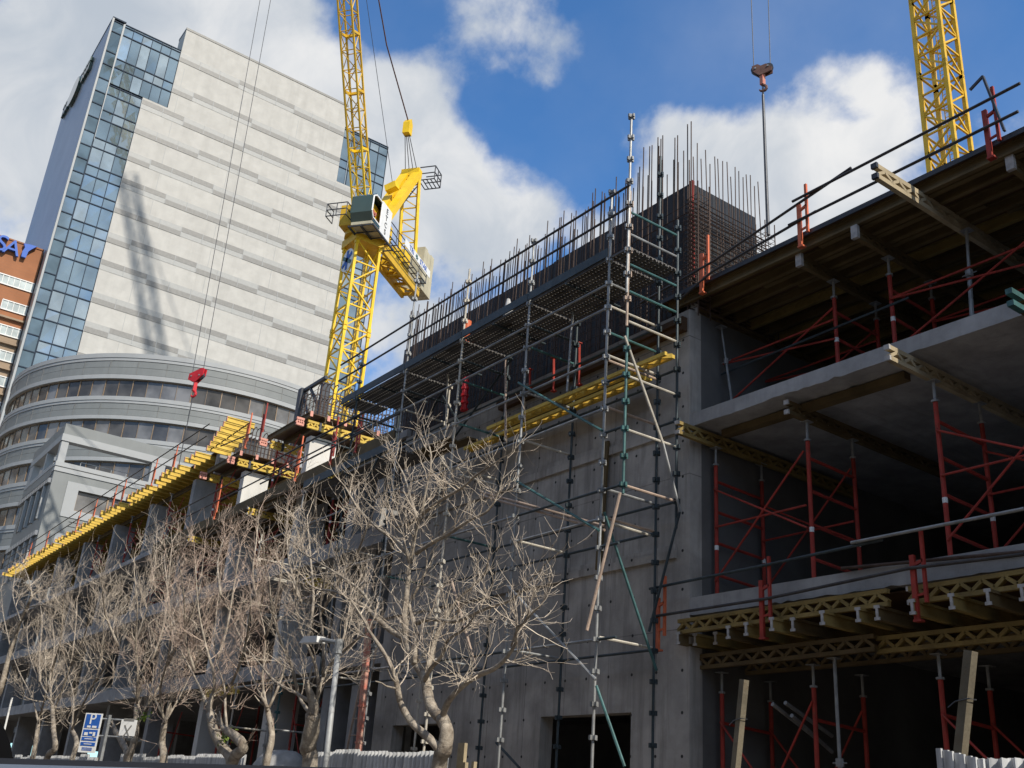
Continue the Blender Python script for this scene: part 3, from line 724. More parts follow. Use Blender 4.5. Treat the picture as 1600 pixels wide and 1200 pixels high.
# guard rail posts and rails
def rail_post(x, y, zb, lab, mt='red', lean=0.0, group=None, h=1.05):
    t = thing('guardrail_post', lab, 'post', (x, y, zb), group)
    b = MB(); b.bar((x-.09, y, zb-.12), (x-.09+lean, y, zb+h*.68), .07, .05); b.box((x-.13, y-.04, zb-.14), (x-.02, y+.06, zb-.11)); b.build('socket', M[mt], t)
    b = MB(); b.bar((x+.07, y, zb+.1), (x+.07+lean, y, zb+h), .045, .04); b.bar((x-.09, y, zb+.55*h), (x+.07, y, zb+.6*h), .04, .04); b.bar((x-.09, y, zb+.18*h), (x+.07, y, zb+.2*h), .03, .03); b.build('upright', M[mt], t)
    return t
def rail(pts, lab, mt='darkpipe', group=None, r=.0245):
    return tag(MB().tube(pts, r, 8).build('guard_rail', M[mt]), lab, 'rail', group)
rail_post(-11.75, 12.4, 10.72, 'bright orange guard post on the top deck next to the rebar corner', 'orange')
rail_post(-9.47, 12.4, 10.72, 'bright red guard post on the top deck in the middle of the right bay', 'orange')
rail_post(-6.08, 12.4, 10.72, 'dull red guard post with a lashed stick on the top deck at the far right', 'red')
b = MB().bar((-5.9, 12.36, 10.9), (-6.1, 12.36, 12.0), .03, .05); b.bar((-6.1, 12.36, 12.0), (-6.32, 12.36, 11.88), .03, .04)
tag(b.build('wooden_stick', M['steel_dark']), 'dark bent stick lashed to the far right guard post', 'stick')
rail([P(1080, 435, Y=12.38)-V(1.4, 0, 0), P(1115, 408, Y=12.38), P(1330, 262, Y=12.38)], 'upper guard rail of the top deck, left length')
rail([P(1238, 315, Y=12.34), P(1594, 130, Y=12.34)], 'upper guard rail of the top deck, right length overlapping the left one')
rail([P(1060, 470, Y=12.38), P(1112, 425, Y=12.38), P(1275, 330, Y=12.38)], 'lower guard rail of the top deck, left length')
rail([P(1232, 352, Y=12.34), P(1591, 174, Y=12.34)], 'lower guard rail of the top deck, right length')
for (x, lab) in ((-12.6, 'red guard post at the left end of the first floor edge platform'), (-10.35, 'red guard post in the middle of the first floor edge platform'), (-7.75, 'red guard post at the right of the first floor edge platform')):
    rail_post(x, 12.2, 4.25, lab, 'orange' if x < -12 else 'red', h=1.1)
rail([P(1015, 920, Y=12.16), P(1210, 880, Y=12.16), P(1380, 843, Y=12.16)], 'upper guard rail of the first floor platform, left length', 'navy')
rail([P(1330, 848, Y=12.12), P(1600, 795, Y=12.12)], 'upper guard rail of the first floor platform, right length', 'galv')
rail([P(1022, 963, Y=12.16), P(1200, 935, Y=12.16), P(1420, 888, Y=12.16), P(1600, 866, Y=12.16)], 'lower guard rail of the first floor platform', 'darkpipe')
rail([P(1315, 888, Y=12.45), P(1600, 862, Y=12.45)], 'short rusty tube lying along the first floor slab edge', 'rebar')

# ================================================================== LEFT WING FORMWORK
d2 = thing('deck_formwork', 'long timber deck formwork over the left wing with a dark edge board', 'formwork', (-33, 16, 10.5))
MB().box((-43, 12.44, 10.5), (-23.2, 12.47, 10.86)).build('edge_board', M['timber_brown_shaded'], d2)
for k in range(8): MB().hbeam((-43, 12.6+.5*k, 10.41), (-23.4, 12.6+.5*k, 10.41), .2).build('joist', M['timber_brown_shaded'], d2)
for k, x in enumerate((-26.4, -32.2, -37.8)):
    t = thing('timber_bearer', 'stub of a %s bearer under the left wing deck edge, %s from the core' % (['yellow', 'dull yellow', 'grey tipped'][k], ORD[k]), 'beam', (x, 12.2, 10.2))
    MB().lattice((x, 12.15, 10.2), (x, 16.5, 10.2), .22).build('beam', M['timber_y'], t)
    for z in (10.08, 10.27): MB().box((x-.05, 12.12, z), (x+.05, 12.148, z+.05)).build('end_cap', M['endcap'], t)

def platform(x0, x1, y0, y1, z, label, glabel):
    t = thing('formwork_table', label, 'formwork', ((x0+x1)/2, y0, z))
    yy = y0+.1; k = 0
    while yy < y1:
        MB().hbeam((x0-rnd.uniform(.1, .5), yy, z+.36), (x1+rnd.uniform(.0, .35), yy, z+.36), .2).build('joist', M['timber_brown_shaded'], t)
        b = MB(); xe = x1+.36; b.box((xe-.02, yy-.05, z+.27), (xe, yy+.05, z+.45)); b.build('joist_cap', M['pinkcap'], t)
        yy += .62; k += 1
    MB().box((x0-.3, y0+.3, z+.462), (x1+.1, y1, z+.485)).build('plywood', M['plywood'], t)
    for k, x in enumerate((x1, x0)):
        g = thing('lattice_girder', glabel % ('sunlit yellow' if k == 0 else 'shaded far'), 'girder', (x, y0-.2, z))
        segs = [(y0-.25, y0+.02, 'pinkcap'), (y0+.15, y0+.55, 'timber_y'), (y0+.65, y0+1.75, 'timber_y'), (y0+1.9, y1+.2, 'timber_y')]
        for (a, c, mt) in segs: MB().lattice((x, a, z+.12), (x, c, z+.12), .27, cw=.09, ch=.075, pitch=.36 if c-a > .5 else .25).build('girder', M[mt], g)
        for k2, yb in enumerate((y0+.6, y0+1.82)): MB().box((x-.06, yb-.04, z-.03), (x+.07, yb+.04, z+.25)).build('bracket', M['steel_dark'], g)
platform(-32.6, -29.7, 12.55, 15.7, 12.68, 'timber formwork table with pink beam ends perched on the sunlit column nearest the core', '%s girder under the formwork table nearest the core')
platform(-38.0, -35.25, 12.45, 15.4, 12.62, 'timber formwork table on the second sunlit column, at the end of the long beam row', '%s girder under the formwork table at the end of the beam row')
def top_cage(x0, x1, y0, y1, z0, z1, label):
    t = thing('rebar_cage', label, 'rebar', ((x0+x1)/2, y0, z0)); r = random.Random(int(-x0))
    n = int((y1-y0)/.14)
    for x in (x0, x1):
        for k in range(n+1):
            y = y0+(y1-y0)*k/n; h = z1+r.uniform(-.06, .08)
            MB().tube([(x, y, z0), (x, y, h-.12), (x+.05, y+.03, h), (x+.2, y+.05, h+.01), (x+.26, y+.05, h-.08)], .019, 5).build('vertical_bar', M['rebar'], t)
    b = MB(); z = z0+.1
    while z < z1-.1:
        b.tube([(x0, y0, z), (x1, y0, z), (x1, y1, z), (x0, y1, z), (x0, y0, z)], .011, 4); z += .2
    b.build('link_bars', M['rebar'], t)
top_cage(-31.6, -30.4, 13.2, 16.6, 13.1, 14.6, 'reinforcing bars with hooked tops standing on the formwork table in front of the yellow crane')
top_cage(-37.2, -36.0, 13.1, 15.2, 13.05, 14.35, 'row of hooked reinforcing bars on the formwork table left of the crane base')
b = MB().box((-38.6, 12.9, 13.1), (-38.2, 14.3, 14.0)); tag(b.build('shutter', M['concrete']), 'grey shutter panel standing at the left of the hooked bars', 'panel')
b = MB().box((-32.4, 13.4, 13.17), (-31.2, 14.6, 13.5)); b.box((-32.2, 13.6, 13.5), (-31.5, 14.4, 13.72)); tag(b.build('covered_stack', M['tarp']), 'low white covered stack on the formwork table behind the pink beam ends', 'stack')
# upper deck with many beam ends jutting out in the sun
ud = thing('deck_formwork', 'long top deck of the left wing over the row of yellow beams', 'formwork', (-55, 14, 13.6))
MB().box((-74.5, 12.78, 13.905), (-38.4, 20, 13.93)).build('plywood', M['plywood'], ud)
for y in (13.5, 15.2, 16.9): MB().hbeam((-74.5, y, 13.59), (-38.2, y, 13.59), .2).build('bearer', M['timber_brown_shaded'], ud)
x = -38.9; k = 0
rb_ = random.Random(4)
while x > -74.3:
    tip = 12.2+rb_.uniform(-.1, .1)+(.45 if k % 7 == 3 else 0)
    t = thing('timber_beam', 'sunlit yellow timber beam end jutting from the long left upper deck', 'beam', (x, tip, 13.8), 'beam ends of the long left upper deck')
    MB().hbeam((x, tip, 13.8), (x, 17, 13.8), .2).build('beam', M['timber_y'], t)
    MB().box((x-.045, tip-.02, 13.7), (x+.045, tip-.002, 13.9)).build('end_cap', M['pinkcap'], t)
    x -= .58+rb_.uniform(-.06, .08); k += 1
for k in range(7):
    x = -34.6-.55*k
    t = thing('timber_beam', 'long sunlit yellow beam near the bar row, %s from the right of its fan' % ORD[k], 'beam', (x, 11.7+.09*k, 14.0), 'fan of yellow beams at the right end of the left upper deck')
    MB().hbeam((x, 11.7+.09*k, 14.0-.03*k), (x, 12.75+.08*k, 14.0-.03*k), .2).build('beam', M['timber_y'], t)
    MB().box((x-.045, 11.68+.09*k, 13.9-.03*k), (x+.045, 11.698+.09*k, 14.1-.03*k)).build('end_cap', M['pinkcap'], t)
for k, (px, py) in enumerate(((271, 728), (240, 745), (190, 782), (176, 790), (144, 815), (118, 832), (70, 858), (44, 872))):
    p = P(px, py, Y=12.4)
    rail_post(p.x, 12.4, 13.95, '%s pinkish guard post from the right along the left upper deck' % ORD[k], 'orange', h=1.1, group='guard posts of the left upper deck')
rail([(-76, 12.38, 14.98), (-38.6, 12.38, 15.05)], 'upper guard rail of the long left upper deck')
rail([(-76, 12.38, 14.5), (-38.6, 12.38, 14.55)], 'lower guard rail of the long left upper deck')
rail([P(325, 705, Y=12.4), P(391, 660, Y=12.4)], 'short upper guard rail beside the fan of yellow beams')
rail([P(345, 697, Y=12.4), P(395, 676, Y=12.4)], 'short lower guard rail beside the fan of yellow beams')
for (px, py, zb, mt, lab) in ((385, 690, 13.1, 'orange', 'slim pink guard post by the fan of yellow beams'), (405, 700, 13.1, 'red', 'tall red guard post at the corner of the bar row'), (458, 775, 10.8, 'orange', 'pale orange guard post on the left wing deck between the sunlit columns'),
                         (515, 740, 10.8, 'red', 'red guard post on the left wing deck in front of the column nearest the core'), (332, 828, 10.8, 'orange', 'orange guard post on the left wing deck left of the second sunlit column'), (556, 715, 10.8, 'red', 'red guard post on the left wing deck beside the scaffold')):
    p = P(px, py, Y=12.4); rail_post(p.x, 12.4, zb, lab, mt, h=1.35 if zb < 11 else 1.2)
rail([(-44, 12.36, 11.75), (-24.2, 12.36, 11.8)], 'upper guard rail of the left wing deck')
rail([(-44, 12.36, 11.3), (-24.2, 12.36, 11.35)], 'lower guard rail of the left wing deck')
# shoring inside the left wing
def shor_left(x, z0, z1, lab, xn):
    shoring(x, z0, z1, 13.15, 14.4, lab, xn, rungs=3)
for k, x in enumerate((-33.0, -38.6, -44.2, -49.7, -55.2)):
    shor_left(x, 10.74, 13.45, 'red shoring frame under the left upper deck, %s bay from the right' % ORD[k], x+1.9)
for k, x in enumerate((-27.9, -33.4, -39.0, -44.5)):
    shor_left(x, Z2, 10.3, 'red shoring frame on the second floor of the left wing, %s bay from the core' % ORD[k], x+1.8)
for k, x in enumerate((-28.5, -34.0, -39.5)):
    shor_left(x, .1, 4.6, 'red shoring frame on the ground floor of the left wing, %s bay from the core' % ORD[k], x+1.8)
lattice_girder((-27.0, 12.2, 7.2), (-27.0, 15, 7.2), 'yellow girder end seen through the tree branches on the left wing')
lattice_girder((-33.5, 12.3, 4.4), (-30.8, 12.3, 4.4), 'yellow girder seen low through the trees on the left wing')

# dark steel frame behind the table, grey angle frame
t = thing('hoist_mast', 'dark grey braced steel frame rising behind the formwork table left of the crane', 'frame', (-36, 16.5, 12))
pa, pb = P(472, 608, Y=16.8), P(462, 720, Y=16.8)
x0 = pa.x; zt = pa.z
MB().box((x0-.17, 16.7, 10.7), (x0+.17, 17.05, zt)).build('post', M['steel_dark'], t)
MB().box((x0+2.2, 16.7, 10.7), (x0+2.45, 17.05, zt-.4)).build('post', M['steel_dark'], t)
b = MB(); b.bar((x0, 16.87, zt-.1), (x0+2.3, 16.87, zt-.1), .14, .14); b.bar((x0, 16.87, zt-1.7), (x0+2.3, 16.87, zt-1.7), .14, .14)
b.bar((x0, 16.87, zt-.2), (x0+1.1, 16.87, zt-1.7), .1, .1); b.bar((x0+.8, 16.87, zt-.2), (x0+2.2, 16.87, zt-1.7), .1, .1); b.build('bracing', M['steel_dark'], t)

# red square post, ladder
b = MB(); p, q = P(566, 1190, Y=10.5), P(577, 968, Y=10.5); b.bar((p.x, p.y, .1), q, .11, .11)
for k in range(7): r = Vector((p.x, p.y, .1)).lerp(q, (k+.5)/7); b.bar(r-V(0, 0, .02), r+V(0, 0, .02), .14, .14)
tag(b.build('steel_strut', M['wornred']), 'stout red steel strut standing left of the street wall opening', 'strut')
t = thing('ladder', 'rusty site ladder leaning beside the grey lamp pole', 'ladder', (-21.5, 11.8, 0))
la, lb = V(-22.35, 11.5, .1), V(-22.15, 11.9, 5.3)
for dx in (0, .42): MB().bar(la+V(dx, 0, 0), lb+V(dx, 0, 0), .03, .05).build('stile', M['rustpipe'], t)
for k in range(14):
    p = la.lerp(lb, (k+.5)/14); MB().tube([p, p+V(.42, 0, 0)], .014, 5).build('rung', M['rustpipe'], t)

# ================================================================== CRANES
def lattice_tower(b, base, top, w_, cw, sec, dirx=V(1, 0, 0), diry=V(0, 1, 0), pat=0, dw=.5):
    base, top = Vector(base), Vector(top); ax = (top-base); L = ax.length; ax.normalize()
    n = max(1, round(L/sec)); cs = [(-1, -1), (1, -1), (1, 1), (-1, 1)]
    cor = lambda s, k: base+ax*(L*k/n)+dirx*(s[0]*w_/2)+diry*(s[1]*w_/2)
    for s in cs: b.bar(cor(s, 0), cor(s, n), cw, cw, up=diry)
    for k in range(n):
        for j in range(4):
            a, c = cs[j], cs[(j+1) % 4]
            b.bar(cor(a, k+1), cor(c, k+1), cw*dw, cw*dw)
            if (k+pat) % 2: b.bar(cor(a, k), cor(c, k+1), cw*dw, cw*dw)
            else: b.bar(cor(c, k), cor(a, k+1), cw*dw, cw*dw)
    return b
def mast(t, x, y, z0, z1, w_, m1, cw=.17):
    nsec = int((z1-z0)/6)
    for k in range(nsec):
        a, c = z0+(z1-z0)*k/nsec, z0+(z1-z0)*(k+1)/nsec
        b = MB(); lattice_tower(b, (x, y, a), (x, y, c), w_, cw, w_*.93, pat=k % 2, dw=.46)
        for s in ((-1, -1), (1, -1), (1, 1), (-1, 1)):
            for zz in (a+.03, c-.3):
                b.box((x+s[0]*w_/2-.12, y+s[1]*w_/2-.12, zz), (x+s[0]*w_/2+.12, y+s[1]*w_/2+.12, zz+.27))
        # ladder inside
        for dx in (-.18, .18): b.bar((x+dx, y+.35, a), (x+dx, y+.35, c), .05, .05)
        zz = a
        while zz < c: b.bar((x-.18, y+.35, zz), (x+.18, y+.35, zz), .03, .03); zz += .35
        b.build('mast_section', M[m1], t)
CM = V(-53, 24.55, 0); ZS = 35.2
JD = V(.6, -.8, 0); JN = V(.8, .6, 0)         # jib heading and its right hand side
crane = thing('tower_crane', 'yellow luffing tower crane with operator cab standing in front of the pale office tower', 'crane', (CM.x, CM.y, 10))
mast(crane, CM.x, CM.y, 10, ZS-.9, 1.65, 'yellow')
def cpt(t_, s_, z): return V(CM.x, CM.y, 0)+JD*t_+JN*s_+V(0, 0, z)
def plane(px, py, s_=0): return PP(px, py, V(CM.x, CM.y, 0)+JN*s_, JN)
def obox(b, t0, t1, s0, s1, z0, z1):
    i = len(b.v)
    for tt in (t0, t1):
        for ss in (s0, s1):
            for zz in (z0, z1): b.v.append(cpt(tt, ss, zz))
    for q in ((0, 1, 3, 2), (4, 6, 7, 5), (0, 4, 5, 1), (2, 3, 7, 6), (0, 2, 6, 4), (1, 5, 7, 3)): b.face(*[i+k for k in q])
    return b
b = MB()
ring = [V(CM.x+1.25*math.cos(a*math.pi/12), CM.y+1.25*math.sin(a*math.pi/12), ZS-.35) for a in range(24)]
b.prism(ring, (0, 0, .35)); b.box((CM.x-1.0, CM.y-1.0, ZS-.95), (CM.x+1.0, CM.y+1.0, ZS-.36)); b.build('slewing_ring', M['yellow_old'], crane)
b = obox(MB(), -1.5, 1.5, -1.1, 1.1, ZS, ZS+1.5); b.build('turntable', M['yellow_old'], crane)
b = MB()
for s_ in (-.58, .58): b.bar(cpt(-1.4, s_, ZS+.05), cpt(-8.0, s_, ZS+.05), .2, .6)
for k in range(5): b.bar(cpt(-2-1.48*k, -.58, ZS), cpt(-2-1.48*k, .58, ZS), .18, .2)
for k in range(4): b.bar(cpt(-2-1.48*k, -.5, ZS), cpt(-3.48-1.48*k, .5, ZS), .1, .1)
b.build('counter_jib', M['yellow_old'], crane)
b = MB()                                          # walkways with guard rails
for s0, s1 in ((.62, 1.15), (-1.15, -.62)):
    zw = ZS+.7
    for k in range(10): b.bar(cpt(-1-.76*k, s0, zw), cpt(-1-.76*k, s1, zw), .06, .05)
    for ss in (s0, s1, (s0+s1)/2): b.bar(cpt(-1, ss, zw), cpt(-7.9, ss, zw), .05, .06)
    e = s1 if s1 > 0 else s0
    for zz in (.5, 1.05): b.bar(cpt(-1, e, zw+zz), cpt(-7.9, e, zw+zz), .045, .045)
    for k in range(6): b.bar(cpt(-1-1.37*k, e, zw), cpt(-1-1.37*k, e, zw+1.05), .045, .045)
for (ta, tb) in ((1.5, 2.4),):
    for zz in (.2, .65, 1.1):
        b.bar(cpt(ta, -1.6, ZS+zz), cpt(tb, -1.6, ZS+zz), .05, .05); b.bar(cpt(tb, -1.6, ZS+zz), cpt(tb, -.2, ZS+zz), .05, .05); b.bar(cpt(ta, -.2, ZS+zz), cpt(tb, -.2, ZS+zz), .05, .05)
    for (tt, ss) in ((ta, -1.6), (tb, -1.6), (tb, -.2), (tb, -.9)): b.bar(cpt(tt, ss, ZS+.2), cpt(tt, ss, ZS+1.1), .045, .045)
b.build('walkway', M['steel_dark'], crane)
b = MB()
for (t0, t1, s0, s1, h) in ((-2.9, -2.0, -.5, .5, 1.9), (-6.2, -5.2, -.5, .5, 1.7), (-4.6, -3.8, -.45, .45, 1.1)): obox(b, t0, t1, s0, s1, ZS+.36, ZS+.36+h)
b.build('winch_housing', M['yellow'], crane)
b = MB()
for k in range(3): obox(b, -9.9+.62*k, -9.32+.62*k, -.7, .7, ZS+.5, ZS+3.9-.12*(k % 2))
b.build('counterweight', M['ballast'], crane)
# white banner along the counter jib rail
BN = MB(); obox(BN, -8.3, -3.6, 1.19, 1.22, ZS+1.35, ZS+1.9); ban = BN.build('banner', M['white'], crane)
for (txt, tt) in (('TRI', -4.75), ('STAR', -6.95)): text_mb(txt, .56, cpt(tt, 1.235, ZS+1.62), -JD, V(0, 0, 1), .015).build('lettering', M['sblue'], ban)
b = MB(); c0 = cpt(-5.72, 1.235, ZS+1.62)
for k in range(3):
    a = k*math.pi/3; dv = -JD*math.cos(a)+V(0, 0, 1)*math.sin(a); b.bar(c0-dv*.22, c0+dv*.22, .08, .012, up=JN)
b.build('emblem', M['teal'], ban)
# cab
CC = P(577, 336, X=-51.6)
ct, cs_, cz = (CC-cpt(0, 0, 0)).dot(JD), (CC-cpt(0, 0, 0)).dot(JN), CC.z
b = MB()
t0, t1, s0, s1, z0, z1 = ct-.95, ct+1.0, cs_-.7, cs_+.7, cz-1.0, cz+1.05
prof = [(t0, z0), (t1-.15, z0), (t1+.12, z0+.55), (t1+.1, z1-.3), (t1-.25, z1), (t0, z1)]
for k in range(6):
    a, c = prof[k], prof[(k+1) % 6]; d_ = V(a[0]+c[0], a[1]+c[1], 0)/2-V(ct, cz, 0); d_.normalize()
    ins = lambda q: (q[0]-d_.x*.05, q[1]-d_.y*.05)
    b.prism([cpt(a[0], s0, a[1]), cpt(c[0], s0, c[1]), cpt(ins(c)[0], s0, ins(c)[1]), cpt(ins(a)[0], s0, ins(a)[1])], JN*(s1-s0))
b.prism([cpt(a, s0-.05, c) for a, c in prof], JN*.045)
b.prism([cpt(a, s1, c) for a, c in ((t0+.75, z0), (t1-.15, z0), (t0+.75+.9, z0+.3), (t0+.75, z0+.3))], JN*.02)
cab = b.build('cab', M['cabgreen'], crane)
b = MB(); e = [(a, c) for a, c in [(t0+.75, z0+.25), (t1-.15, z0+.25), (t1+.08, z0+.6), (t1+.06, z1-.35), (t1-.3, z1-.1), (t0+.75, z1-.1)]]
for k in range(len(e)): a, c = e[k], e[(k+1) % len(e)]; b.bar(cpt(a[0], s1+.015, a[1]), cpt(c[0], s1+.015, c[1]), .07, .09)
b.build('window_frame', M['white'], cab)
b = obox(MB(), t0-.75, t0+.72, s1+.0, s1+.05, z0-.25, z1+.05); sg = b.build('side_panel', M['white'], cab)
for k, ch in enumerate('ETCS'): text_mb(ch, .52, cpt(t0+.0, s1+.062, z1-.32-.5*k), -JD, V(0, 0, 1), .015).build('lettering', M['black'], sg)
obox(MB(), t0, t1-.1, s0, s1, z0-.22, z0-.02).build('cab_floor', M['ballast'], cab)
b = MB()
for k in range(5): b.bar(cpt(t0-1.3+.8*k, s0-.1, z0-.35), cpt(t0-1.3+.8*k, s1+.15, z0-.35), .07, .07)
for ss in (s0-.1, (s0+s1)/2, s1+.15): b.bar(cpt(t0-1.4, ss, z0-.35), cpt(t1, ss, z0-.35), .09, .12)
b.build('cab_platform', M['steel_dark'], cab)
# emblem plate on the mast
c0 = V(CM.x-.05, CM.y-.93, ZS-2.1)
pl = MB().prism([c0+V(.8*math.cos(k*math.pi/12), .03, .8*math.sin(k*math.pi/12)) for k in range(24)], (0, .04, 0)).build('emblem_plate', M['white'], crane)
b = MB()
for k in range(3):
    a = k*math.pi/3+math.pi/2; dv = V(math.cos(a), 0, math.sin(a)); b.cur = k % 2; b.bar(c0-dv*.68, c0+dv*.68, .24, .02, up=V(0, 1, 0))
b.build('emblem', [M['signblue'], M['teal']], pl)
# jib
JF = plane(566, 322); JT = plane(506, -504)
jd = (JT-JF).normalized(); ju = JN.cross(jd).normalized()
b = MB(); nseg = 9
for k in range(nseg):
    bb = MB(); a, c = JF.lerp(JT, k/nseg), JF.lerp(JT, (k+1)/nseg)
    lattice_tower(bb, a, c, .92, .11, 1.35, JN, ju, pat=k % 2, dw=.42)
    for s in (-1, 1): bb.bar(c-jd*.1+JN*(s*.46)-ju*.46, c-jd*.1+JN*(s*.46)+ju*.46, .13, .13); 
    bb.bar(c-jd*.1-JN*.46-ju*.46, c-jd*.1+JN*.46-ju*.46, .13, .13)
    bb.build('jib_section', M['yellow_old' if k else 'yellow'], crane)
MB().tube([JT-JN*.4, JT+JN*.4], .4, 12).build('jib_sheave', M['steel_dark'], crane)
# A-frame
AT = plane(643, 272); AB = plane(592, 345); RB1 = plane(636, 398)
b = MB()
for s_ in (-.45, .45): b.bar(AB+JN*s_, AT+JN*s_, .42, .62, up=JN)
for k in range(5): q = AB.lerp(AT, (k+.5)/5); b.bar(q-JN*.45, q+JN*.45, .2, .2)
b.bar(AT-JN*.7, AT+JN*.7, .6, .6); b.bar(plane(612, 296)-JN*.4, plane(612, 290)+JN*.4, .5, .5)
b.build('a_frame', M['yellow'], crane)
b = MB()
for s_ in (-.62, .62):
    b.bar(AT+JN*s_, RB1+JN*s_, .2, .2)
for k in range(6):
    q = AT.lerp(RB1, (k+1)/7); q2 = AT.lerp(RB1, (k+2)/7)
    b.bar(q-JN*.62, q+JN*.62, .08, .08); b.bar(q-JN*.62, q2+JN*.62, .06, .06)
b.build('a_frame_leg', M['yellow'], crane)
b = MB(); ld0, ld1 = AB+JN*.1-JD*.5, AT-JD*.75-V(0, 0, .6)
for s_ in (-.2, .2): b.bar(ld0+JN*s_, ld1+JN*s_, .06, .06)
for k in range(16): q = ld0.lerp(ld1, k/16); b.bar(q-JN*.2, q+JN*.2, .04, .04)
b.build('ladder', M['steel_dark'], crane)
b = MB(); tp = AT-V(0, 0, .4)
for zz in (0, .55, 1.1):
    pts = [tp+JN*.5-JD*.3, tp+JN*1.7-JD*.3, tp+JN*1.7-JD*1.5, tp+JN*.5-JD*1.5]
    for k in range(3): b.bar(pts[k]+V(0, 0, zz), pts[k+1]+V(0, 0, zz), .06, .06)
for q in pts[1:3]+[(pts[1]+pts[2])/2]: b.bar(q, q+V(0, 0, 1.1), .06, .06)
for k in range(5): q = pts[0].lerp(pts[1], k/4); b.bar(q, q-JD*1.2, .06, .05)
b.build('top_platform', M['steel_dark'], crane)
PB = plane(632, 200)
b = MB(); b.prism([PB+jd*0+V(0, 0, .7), PB+JD*.3+V(0, 0, .3), PB+JD*.28-V(0, 0, .6), PB-JD*.28-V(0, 0, .6), PB-JD*.3+V(0, 0, .3)], JN*.5); b.build('pulley_block', M['yellow'], crane)
b = MB()
for k in range(4): s_ = -.3+.2*k; b.tube([PB+JN*(.25+s_*.5)-V(0, 0, .5), AT+JN*s_*1.6], .028, 5)
b.build('luffing_rope', M['rope'], crane)
MB().tube([PB+JN*.25+V(0, 0, .5), plane(604, 70), JT+ju*.3], .05, 5).build('pendant_bar', M['rustbrown'], crane)
MB().tube([plane(613, 285), JT+ju*.5], .02, 5).build('hoist_rope', M['rope'], crane)

# operator
per = MB()
pc = cpt(ct+.1, cs_+.30, cz-.1)
arm = bpy.data.meshes.new('person'); vs = [pc+V(0, 0, -.45), pc+V(0, 0, -.15), pc+V(0, 0, .12), pc+V(0, 0, .25), pc+V(0, 0, .40), pc+JN*.2+V(0, 0, .08), pc+JN*.24+JD*.12-V(0, 0, .2), pc+JN*.14+JD*.38-V(0, 0, .2), pc-JN*.2+V(0, 0, .08), pc-JN*.24+JD*.12-V(0, 0, .2), pc-JN*.14+JD*.38-V(0, 0, .2),
      pc+JN*.1+JD*.4-V(0, 0, .42), pc+JN*.1+JD*.45-V(0, 0, .8), pc-JN*.1+JD*.4-V(0, 0, .42), pc-JN*.1+JD*.45-V(0, 0, .8)]
es = [(0, 1), (1, 2), (2, 3), (3, 4), (2, 5), (5, 6), (6, 7), (2, 8), (8, 9), (9, 10), (0, 11), (11, 12), (0, 13), (13, 14)]
arm.from_pydata([tuple(v-pc) for v in vs], es, []); arm.materials.append(M['shirt']); arm.materials.append(M['skin'])
po = bpy.data.objects.new('person', arm); COL.objects.link(po); po.location = pc
md = po.modifiers.new('skin', 'SKIN'); po.modifiers.new('sub', 'SUBSURF').levels = 1
for v, r in zip(arm.skin_vertices[0].data, (.17, .16, .17, .06, .11, .07, .05, .04, .07, .05, .04, .08, .06, .08, .06)): v.radius = (r, r)
arm.skin_vertices[0].data[0].use_root = True
tag(po, 'crane operator in a reddish shirt seated behind the cab window', 'person')

# hook of the left crane
def hook_block(p, mt, label, cable_to, drop, dmt='rope', rod=False, k_=.6):
    t = thing('crane_hook', label, 'hook', p)
    X_, Y_, Z_ = V(.86, .5, 0)*k_, V(-.5, .86, 0)*k_, V(0, 0, k_)
    pr_ = [(-.62, .42), (.5, .8), (.72, .72), (.66, .2), (.1, -.3), (-.08, -.3), (-.66, -.05)] if not rod else [(-.6, .42), (-.25, .5), (-.05, .34), (.25, .42), (.45, .25), (.62, .1), (.6, -.15), (.1, -.3), (-.15, -.35), (-.55, .02)]
    for off in (-.19, .09): MB().prism([p+X_*a+Z_*c+Y_*off for a, c in pr_], Y_*.1).build('side_plate', M[mt], t)
    b = MB()
    for a in (-.38, .38): b.tube([p+X_*a+Z_*.2-Y_*.09, p+X_*a+Z_*.2+Y_*.09], .3*k_, 14); b.build('sheave', M['steel_dark'], t); b = MB()
    for a in (-.38, .38): MB().tube([p+X_*a+Z_*.2-Y_*.25, p+X_*a+Z_*.2+Y_*.25], .06*k_, 8).build('axle_bolt', M['galv'], t)
    b = MB(); b.bar(p-Z_*.2, p-Z_*1.0, .24*k_, .26*k_); b.build('swivel', M[mt if not rod else 'wornred'], t)
    pts = [p-Z_*.95]+[p-Z_*1.25+X_*(.22*math.cos(a))+Z_*(.22*math.sin(a)) for a in [math.pi/2-k*math.pi/5 for k in range(8)]]
    MB().tube(pts, [q*k_ for q in (.1, .1, .1, .1, .1, .095, .085, .07, .04)], 8).build('hook', M[mt], t)
    b = MB()
    for s_, c in zip((-.5, .5), cable_to): b.tube([p+X_*s_+Z_*.3, c], .016, 5)
    b.build('cable', M['rope'], t)
    if drop:
        if rod:
            b = MB(); b.tube([p-Z_*1.2, p+V(0, 0, -1.1)], .035, 6); b.build('shackle', M['steel_dark'], t)
            MB().tube([p+V(0, 0, -1.05), p+V(.02, 0, -drop)], [.05, .065], 8).build('lifting_sling', M['steel_dark'], t)
            MB().tube([p+V(.02, 0, -drop), p+V(.02, 0, -drop-1.0)], .012, 5).build('sling_tail', M['rope'], t)
        else: MB().tube([p-Z_*1.4, p+V(0, 0, -drop)], .022, 5).build('sling', M[dmt], t)
    return t
HP = P(307, 592, X=JT.x)
hook_block(HP, 'hookred', 'bright red hook block hanging in front of the curved grey office building', (JT-JN*.4, JT+JN*.4), HP.z-14.2)
